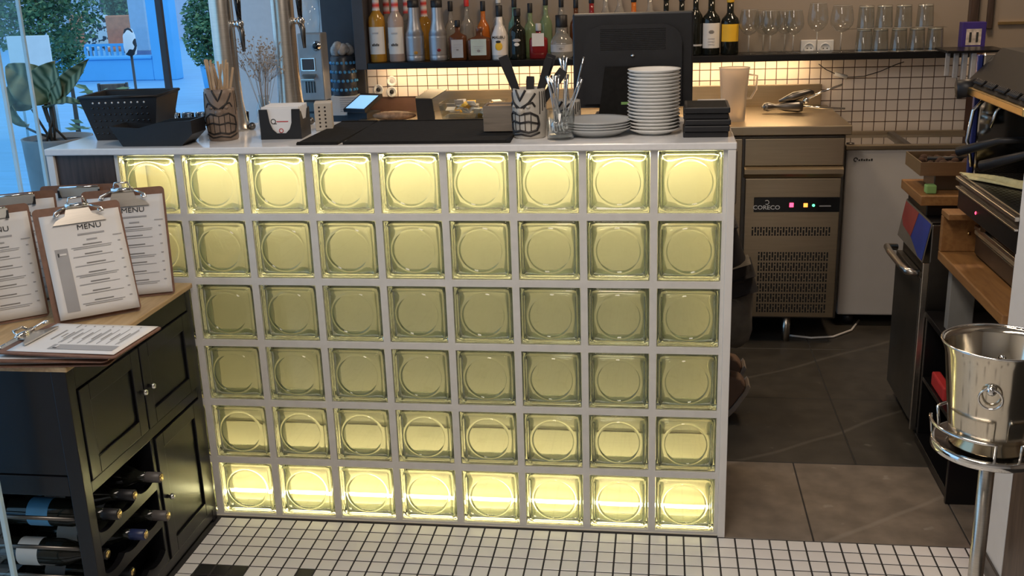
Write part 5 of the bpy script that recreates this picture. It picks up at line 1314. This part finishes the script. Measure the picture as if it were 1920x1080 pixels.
# ================================================================ PERSON CROUCHING BEHIND THE BAR
def skin_mesh(name, chains, mat, parent, sub=2):
    """chains: list of lists of (x,y,z,r); first vertex of first chain is the root; shared points are merged"""
    me = bpy.data.meshes.new(name); vs = []; es = []; rs = []; idx = {}
    for ch in chains:
        prev = None
        for (x, y, z, r) in ch:
            k = (round(x, 4), round(y, 4), round(z, 4))
            if k not in idx: idx[k] = len(vs); vs.append((x, y, z)); rs.append(r)
            if prev is not None and prev != idx[k]: es.append((prev, idx[k]))
            prev = idx[k]
    me.from_pydata(vs, es, []); o = bpy.data.objects.new(name, me); C.objects.link(o)
    o.modifiers.new('skin', 'SKIN'); md = o.modifiers.new('sub', 'SUBSURF'); md.levels = sub; md.render_levels = sub
    for i, sv in enumerate(me.skin_vertices[0].data): sv.radius = (rs[i], rs[i]); sv.use_root = (i == 0)
    dg = bpy.context.evaluated_depsgraph_get(); m2 = bpy.data.meshes.new_from_object(o.evaluated_get(dg))
    bpy.data.objects.remove(o); bpy.data.meshes.remove(me)
    m2.materials.clear(); m2.materials.append(MT[mat])
    for p in m2.polygons: p.use_smooth = True
    o2 = bpy.data.objects.new(name, m2); C.objects.link(o2); o2.parent = parent; return o2
PYc = 1.02
person = thing('person', 'person in dark grey trousers and tan shoes crouching behind the bar', 'person', (0.24, PYc, 0))
# local coordinates: facing -x
pel = (0.045, 0.0, 0.395, 0.125)
hips = [(0.03, -0.085, 0.36, 0.115), (0.03, 0.085, 0.36, 0.115)]
def leg(s):
    return [pel, (0.045, s*0.085, 0.355, 0.118), (-0.09, s*0.125, 0.40, 0.095), (-0.24, s*0.15, 0.455, 0.072), (-0.275, s*0.15, 0.43, 0.068), (-0.13, s*0.12, 0.30, 0.066), (-0.01, s*0.105, 0.19, 0.052), (0.045, s*0.10, 0.135, 0.045)]
skin_mesh('trousers', [leg(-1), leg(1), [pel, (0.015, 0, 0.50, 0.128), (-0.01, 0, 0.58, 0.128)]], 'trouser', person)
skin_mesh('shirt', [[(-0.02, 0, 0.60, 0.130), (0.0, 0, 0.535, 0.137)], [(-0.02, 0, 0.60, 0.130), (-0.06, 0, 0.70, 0.135), (-0.12, 0, 0.81, 0.120), (-0.155, 0, 0.865, 0.07)],
    [(-0.12, 0, 0.81, 0.120), (-0.13, -0.15, 0.815, 0.062), (-0.21, -0.20, 0.72, 0.054)], [(-0.12, 0, 0.81, 0.120), (-0.13, 0.15, 0.815, 0.062), (-0.21, 0.20, 0.72, 0.054)]], 'shirt', person)
# body: head, neck, arms and hands in one skin mesh
def hand(s):
    w = (-0.40, s*0.15, 0.57, 0.026); pm = (-0.455, s*0.145, 0.545, 0.026)
    ch = [[(-0.13, s*0.15, 0.815, 0.050), (-0.22, s*0.205, 0.705, 0.042), (-0.27, s*0.20, 0.64, 0.036), w, pm]]
    for k in range(4):
        dy = (-0.026+0.017*k)*1.0
        L = [0.85, 1.0, 0.95, 0.75][k]
        ch.append([pm, (-0.482, s*0.145+dy, 0.538, 0.0100), (-0.482-0.034*L, s*0.145+dy*1.15, 0.520, 0.0088), (-0.482-0.055*L, s*0.145+dy*1.2, 0.495, 0.0080)])
    ch.append([w, (-0.425, s*0.145-s*0.034, 0.553, 0.011), (-0.452, s*0.145-s*0.050, 0.530, 0.0095), (-0.468, s*0.145-s*0.050, 0.508, 0.0085)])
    return ch
nk = (-0.165, 0, 0.865, 0.055)
chains = [[(-0.13, 0, 0.815, 0.06), nk, (-0.19, 0, 0.92, 0.050), (-0.205, 0, 0.965, 0.082), (-0.205, 0, 1.01, 0.086), (-0.195, 0, 1.045, 0.070)],
          [(-0.205, 0, 0.965, 0.082), (-0.262, 0, 0.925, 0.040)], [(-0.205, 0, 1.01, 0.086), (-0.288, 0, 0.972, 0.014), (-0.303, 0, 0.955, 0.012)]]
for s in (-1, 1):
    h = hand(s); h[0] = [(-0.13, 0, 0.815, 0.06)]+h[0]; chains += h
    chains.append([(-0.205, 0, 1.01, 0.086), (-0.195, s*0.092, 0.975, 0.016), (-0.19, s*0.096, 0.955, 0.012)])
body = skin_mesh('body', chains, 'skin', person)
MB().ball((-0.188, 0, 1.018), 0.098, 18, sx=1.05, sy=0.88, sz=0.85).build('hair', 'hair', person)
mb = MB()
for s in (-1, 1): mb.ball((-0.285, s*0.032, 0.985), 0.010, 8)
o = mb.build('eyes', 'white_pl2', body); o['kind'] = 'stuff'
MB().tube([(-0.297, -0.022, 0.925), (-0.302, 0, 0.924), (-0.297, 0.022, 0.925)], 0.005, 6).build('mouth', 'red', body)
# shoes: toes down, heels lifted
def shoe(s):
    y = s*0.10
    out = []
    # heel (0.10, 0.15) to toe (-0.055,0.0): sole tilts up to the back
    side = [(0.088, 0.168), (0.108, 0.140), (0.102, 0.118), (0.060, 0.055), (0.030, 0.022), (-0.035, 0.016), (-0.085, 0.018), (-0.098, 0.036), (-0.075, 0.060), (-0.02, 0.085), (0.025, 0.135), (0.045, 0.178)]
    m = MB(); m.prism([(x, y-0.042, z) for x, z in side], (0, 0.084, 0)); u = m.build('shoe', 'shoe', person)
    bv = u.modifiers.new('bevel', 'BEVEL'); bv.width = 0.014; bv.segments = 3
    sole = [(0.116, 0.148), (0.124, 0.136), (0.112, 0.106), (0.070, 0.040), (0.036, 0.002), (-0.035, 0.0), (-0.088, 0.002), (-0.104, 0.012), (-0.102, 0.020), (-0.035, 0.0155), (0.030, 0.0215), (0.060, 0.0545), (0.1022, 0.1175), (0.109, 0.139)]
    MB().prism([(x, y-0.046, z) for x, z in sole], (0, 0.092, 0)).build('sole', 'sole', u)
shoe(-1); shoe(1)

# ================================================================ LEFT: GLASS DOORS, TERRACE
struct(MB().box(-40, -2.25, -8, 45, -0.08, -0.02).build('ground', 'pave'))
def pane(label, x1, y, w=0.85, ang=0.0):
    t = thing('glass_door', label, 'glass door', (x1, y, 0.0), (0, 0, ang), 'folded glass door leaves')
    MB().box(-w, -0.0125, -0.005, 0.005, 0.02, 2.35).build('pane', 'pane', t)
    MB().rbox(-0.012, 0.0, -0.006, 0.006, 0.02, 2.35, 0.001, seg=1).build('glass_edge', 'pane_edge', t)
    MB().box(-w, 0.0, -0.012, 0.012, 0.0, 0.0195).build('bottom_rail', 'dsteel', t)
    MB().box(-w, 0.0, -0.012, 0.012, 2.3505, 2.40).build('top_rail', 'dsteel', t)
p = aty(62, 165, 0.62); pane('folded glass door leaf standing in front of the striped leaf plant', float(p[0]), 0.62)
p = aty(22, 235, 0.30); pane('folded glass door leaf nearest the end of the bar counter', float(p[0]), 0.30)
p = aty(14, 990, -0.80); pane('glass door leaf beside the side of the black sideboard', float(p[0]), -0.80)
p = atx(309, 100, -2.24); 
t = thing('window_post', 'slim dark metal post of the glazed front behind the counter', 'post', (-2.24, float(p[1]), 0))
MB().rbox(-0.015, 0.015, -0.011, 0.011, 0.0, 2.79, 0.002).build('post_profile', 'dark_panel', t)
MB().rbox(-0.03, 0.03, -0.03, 0.03, -0.001, 0.012, 0.002).build('post_foot', 'dsteel', t)

# --- striped leaf plant in tall grey planter
PYp = 1.05
a = aty(30, 262, PYp); b = aty(150, 260, PYp); cxp = float(a[0]+b[0])/2; rp = float(b[0]-a[0])/2; zp = float(a[2])
t = thing('potted_plant', 'large striped leaf plant in a tall grey planter outside the glass doors', 'potted plant', (cxp, PYp+rp*0.5, -0.02))
zt = zp+0.02
MB().lathe([(rp*0.72, 0), (rp*0.74, 0.01), (rp*0.98, zt-0.01), (rp, zt), (rp*0.93, zt), (rp*0.90, zt-0.04), (0.001, zt-0.04)], 36).build('planter', 'pot', t)
MB().lathe([(0.001, zt-0.038), (rp*0.88, zt-0.038), (rp*0.86, zt-0.02), (0.001, zt-0.015)], 24).build('soil', 'soil', t)
def big_leaf(base, tip, wid, nrm=(0.1, -1, 0.25), curl=0.04):
    base = Vector(base); tip = Vector(tip); ax = tip-base; L = ax.length; ax.normalize(); n = Vector(nrm).normalized(); sd = ax.cross(n).normalized(); n = sd.cross(ax)
    N, Mv = 14, 6; vs = []; fs = []
    for i in range(N+1):
        u = i/N; wv = wid*math.sin(PI*min(1, u*0.96+0.02))**0.75*(1.15-0.35*u)
        for j in range(-Mv, Mv+1):
            v = j/Mv; q = base+ax*(L*u)+sd*(wv*v)-n*(curl*(2*u-1)**2*0.6)+n*(0.02*abs(v))+n*(0.004*math.sin(22*u)*(1-abs(v)))
            vs.append(q[:])
    w_ = 2*Mv+1
    for i in range(N):
        for j in range(2*Mv): fs.append((i*w_+j, i*w_+j+1, (i+1)*w_+j+1, (i+1)*w_+j))
    m = MB(); m.add(vs, fs, 0, True); o = m.build('leaf', 'bigleaf', t); o.modifiers.new('thick', 'SOLIDIFY').thickness = 0.0015
    return o
off = np.array([cxp, PYp+rp*0.5, -0.02])
def L3(x, y, Y): p = aty(x, y, Y)-off; return tuple(float(c) for c in p)
leaves = [((95, 190), (12, 122), 0.085, (0.2, -1, 0.5)), ((82, 188), (98, 118), 0.075, (0.3, -1, 0.3)), ((92, 192), (162, 114), 0.036, (0.5, -0.8, 0.2)), ((80, 198), (152, 190), 0.022, (0, -0.6, 0.8)), ((60, 205), (12, 165), 0.05, (-0.2, -1, 0.2)), ((50, 240), (20, 200), 0.03, (-0.2, -1, 0.3))]
stm_ = MB()
for (bx, by), (tx, ty), wd, nn in leaves:
    b3 = L3(bx, by, PYp+0.08); big_leaf(b3, L3(tx, ty, PYp+0.02), wd, nn)
    stm_.tube([(random.uniform(-.04, .04), random.uniform(-.04, .04), zt-0.03), ((b3[0])*0.7, b3[1]*0.7, (zt+b3[2])/2), b3], 0.005, 6)
o = stm_.build('leaf_stalks', M('stalk', (0.05, 0.04, 0.03), 0.6), t); o['kind'] = 'stuff'
def leaf_cloud(mb, c, r, n, size, sq=(1, 1, 1), mi=0):
    c = Vector(c)
    for _ in range(n):
        v = Vector((random.gauss(0, 1), random.gauss(0, 1), random.gauss(0, 1))); v.normalize()
        q = c+Vector((v.x*sq[0], v.y*sq[1], v.z*sq[2]))*r*(random.random()**0.4)
        d = Vector((random.gauss(0, 1), random.gauss(0, 1), random.gauss(0, 0.6))).normalized(); e = d.cross(Vector((random.gauss(0, 1), random.gauss(0, 1), random.gauss(0, 1)))).normalized()
        s = size*random.uniform(0.6, 1.3)
        mb.add([(q-d*s)[:], (q+e*s*0.45)[:], (q+d*s)[:], (q-e*s*0.45)[:]], [(0, 1, 2, 3)], random.choice([0, 0, 1]))
def tree(label, px, py, Y, rpx, sq, n, size, trunk=True, pot=None, name='tree'):
    c = aty(px, py, Y); k = FPX/float(np.dot(c-CAM, CF)); r = rpx/k
    t = thing(name, label, 'tree', (float(c[0]), Y, -0.02))
    m = MB(); leaf_cloud(m, (0, 0, float(c[2])+0.02), r, n, size, sq); o = m.build('foliage', ['leaf', 'leaf2'], t); o['kind'] = 'stuff'
    z0 = 0.5 if pot else 0.0
    MB().tube([(0, 0, z0), (0.01*r, 0, max(z0+0.1, float(c[2])*0.5)), (0, 0, float(c[2])+0.3*r)], [0.05*r+0.02, 0.04*r+0.015, 0.015], 8).build('trunk', 'bark', t)
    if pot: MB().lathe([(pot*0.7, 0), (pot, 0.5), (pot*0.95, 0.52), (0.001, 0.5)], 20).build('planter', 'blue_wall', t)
tree('dense dark green tree outside behind the pale sign board', 70, 20, 8.0, 105, (1.2, 0.8, 0.85), 5200, 0.032)
tree('lighter green bush outside beside the pale sign board', 126, 105, 9.0, 34, (0.9, 0.8, 1.5), 1100, 0.03, name='bush')
tree('potted green tree outside seen between the post and the steel column', 388, 55, 12.5, 62, (0.75, 0.7, 1.3), 2600, 0.045, pot=0.16)
tree('leafy tree far behind the blue shop front', 222, 15, 24.0, 30, (1, 0.8, 1.0), 900, 0.07)
# pale sign board on legs
a = aty(12, 68, 6.5); b = aty(100, 130, 6.5)
t = thing('sign_board', 'blank pale sign board on two legs outside before the dark tree', 'sign', (float(a[0]+b[0])/2, 6.5, -0.02))
hw = float(b[0]-a[0])/2
MB().rbox(-hw, hw, -0.012, 0.012, float(b[2])+0.02, float(a[2])+0.02, 0.004).build('panel', 'white_pl2', t)
for s in (-1, 1): MB().cyl((s*hw*0.8, 0.02, 0), (s*hw*0.8, 0.02, float(a[2])), 0.012, n=8).build('leg', 'steel', t)
# blue shop front
YW = 16.0
def P3(x, y, Y=YW): return [float(c) for c in aty(x, y, Y)]
t = thing('shop_front', 'blue shop front with low panel and wide glass across the terrace', 'shop front', (P3(230, 145)[0], YW, -0.02))
ox = P3(230, 145)[0]
x0, x1, x2, x3 = P3(60, 110)[0]-ox, P3(292, 110)[0]-ox, P3(334, 110)[0]-ox, P3(262, 110)[0]-ox
zt1 = P3(230, 110)[2]+0.02
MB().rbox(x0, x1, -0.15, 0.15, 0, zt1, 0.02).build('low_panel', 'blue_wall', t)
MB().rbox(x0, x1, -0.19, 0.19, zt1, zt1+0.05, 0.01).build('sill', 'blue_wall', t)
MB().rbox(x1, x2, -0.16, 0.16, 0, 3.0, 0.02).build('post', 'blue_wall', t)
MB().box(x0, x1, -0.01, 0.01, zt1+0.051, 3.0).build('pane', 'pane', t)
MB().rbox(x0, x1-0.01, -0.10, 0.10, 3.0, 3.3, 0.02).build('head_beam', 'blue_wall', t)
# column and furniture behind
t = thing('terrace_column', 'pale square column behind the glass of the blue shop front', 'column', (P3(268, 60, 17.5)[0], 17.5, -0.02))
MB().rbox(-0.17, 0.17, -0.17, 0.17, 0.45, 3.2, 0.01).build('shaft', 'lilac', t)
MB().rbox(-0.20, 0.20, -0.20, 0.20, 0.0, 0.4495, 0.01).build('plinth', M('purple_base', (0.20, 0.20, 0.36), 0.7), t)
t = thing('terrace_railing', 'pale blue picket railing behind the glass of the shop front', 'railing', (P3(200, 95, 18)[0], 18.0, -0.02))
zr = P3(200, 82, 18)[2]+0.02; wr = abs(P3(160, 95, 18)[0]-P3(200, 95, 18)[0])
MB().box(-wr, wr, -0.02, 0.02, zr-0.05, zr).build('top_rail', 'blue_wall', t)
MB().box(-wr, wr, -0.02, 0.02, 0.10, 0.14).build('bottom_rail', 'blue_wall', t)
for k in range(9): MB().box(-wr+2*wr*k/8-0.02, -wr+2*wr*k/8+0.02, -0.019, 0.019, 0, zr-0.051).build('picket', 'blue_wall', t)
def sun_chair(px, py, Y, mat, label):
    q = P3(px, py, Y); t = thing('terrace_chair', label, 'chair', (q[0], Y, -0.02), (0, 0, 0.3))
    MB().rbox(-0.28, 0.28, -0.28, 0.28, 0.36, 0.44, 0.03).build('seat', mat, t)
    MB().rbox(-0.28, 0.28, 0.20, 0.30, 0.445, 1.10, 0.04).build('backrest', mat, t)
    for sx in (-0.24, 0.24):
        for sy in (-0.24, 0.24): MB().cyl((sx, sy, 0), (sx, sy, 0.36), 0.02, n=8).build('leg', 'dsteel', t)
sun_chair(178, 60, 19.5, 'cow', 'black and white patterned chair on the far terrace behind the railing')
sun_chair(222, 62, 19.0, 'orange', 'orange chair on the far terrace behind the railing')
sun_chair(152, 62, 20.5, 'orange', 'orange chair on the far terrace beside the leafy tree')
# far building
t = thing('far_building', 'pale building with dark windows far behind the terrace', 'building', (-19.0, 30.0, -0.02))
MB().box(-10, 4.5, 0, 1.0, 0, 6.0).build('wall', 'lilac', t)
for k in range(5): MB().rbox(-8.5+2.4*k, -7.1+2.4*k, -0.05, 0.02, 0.9, 2.6, 0.02).build('window', 'dark_panel', t)
# spotted cover on a pole
q = aty(250, 130, 4.6)
t = thing('spotted_cover', 'black and white spotted cover hanging on a thin dark pole outside', 'cover', (float(q[0]), 4.6, -0.02))
MB().cyl((0, 0, 0), (0, 0, float(q[2])+0.18), 0.010, n=10).build('pole', 'dark_panel', t)
zc = float(aty(250, 105, 4.6)[2])+0.02
MB().lathe([(0.012, 0.0), (0.040, 0.012), (0.048, 0.07), (0.044, 0.15), (0.028, 0.195), (0.004, 0.205)], 20).build('cover', 'cow', t, (0, 0, zc))
MB().lathe([(0.10, 0), (0.10, 0.02), (0.012, 0.03)], 20).build('foot', 'dark_panel', t)
# chair outside near the counter
q = aty(213, 170, 3.2)
t = thing('dark_chair', 'dark chair with brown back panel outside behind the black basket', 'chair', (float(q[0]), 3.2, -0.02), (0, 0, 0.25))
zc = float(aty(213, 157, 3.2)[2])+0.02
MB().rbox(-0.075, 0.075, -0.012, 0.012, zc-0.12, zc, 0.006).build('backrest', 'brown_wood', t)
MB().rbox(-0.09, -0.0755, -0.014, 0.014, 0.0, zc+0.005, 0.003).build('back_post', 'dark_panel', t); MB().rbox(0.0755, 0.09, -0.014, 0.014, 0.0, zc+0.005, 0.003).build('back_post', 'dark_panel', t)
MB().rbox(-0.09, 0.09, -0.40, -0.0145, 0.44, 0.47, 0.006).build('seat', 'brown_wood', t)
for s in (-1, 1): MB().rbox(s*0.083-0.008, s*0.083+0.008, -0.40, -0.38, 0, 0.4395, 0.003).build('leg', 'dark_panel', t)
# small leafy plant between pot and basket
q = aty(135, 195, 1.6)
t = thing('leafy_plant', 'small bright green leafy plant outside beside the grey planter', 'plant', (float(q[0])+0.06, 1.75, -0.02))
m = MB(); zq = float(q[2])
for i in range(26):
    a_ = random.uniform(0, 6.28); rr = random.uniform(0.02, 0.16); c = Vector((rr*math.cos(a_)-0.02, rr*math.sin(a_)*0.6, zq+random.uniform(-0.12, 0.10)))
    d = Vector((math.cos(a_), math.sin(a_)*0.6, random.uniform(-.2, .6))).normalized(); e = d.cross(Vector((0, -0.4, 1))).normalized(); s = 0.035
    m.add([(c-d*s)[:], (c+e*s*0.5)[:], (c+d*s)[:], (c-e*s*0.5)[:]], [(0, 1, 2, 3)], i % 2)
o = m.build('leaves', ['leaf', 'leaf2'], t); o['kind'] = 'stuff'
MB().tube([(0, 0, 0.3), (0.01, 0, zq*0.6), (-0.01, 0, zq)], 0.006, 6).build('stem', 'bark', t)
MB().lathe([(0.08, 0), (0.11, 0.3), (0.10, 0.3), (0.001, 0.29)], 20).build('pot', 'pot', t)
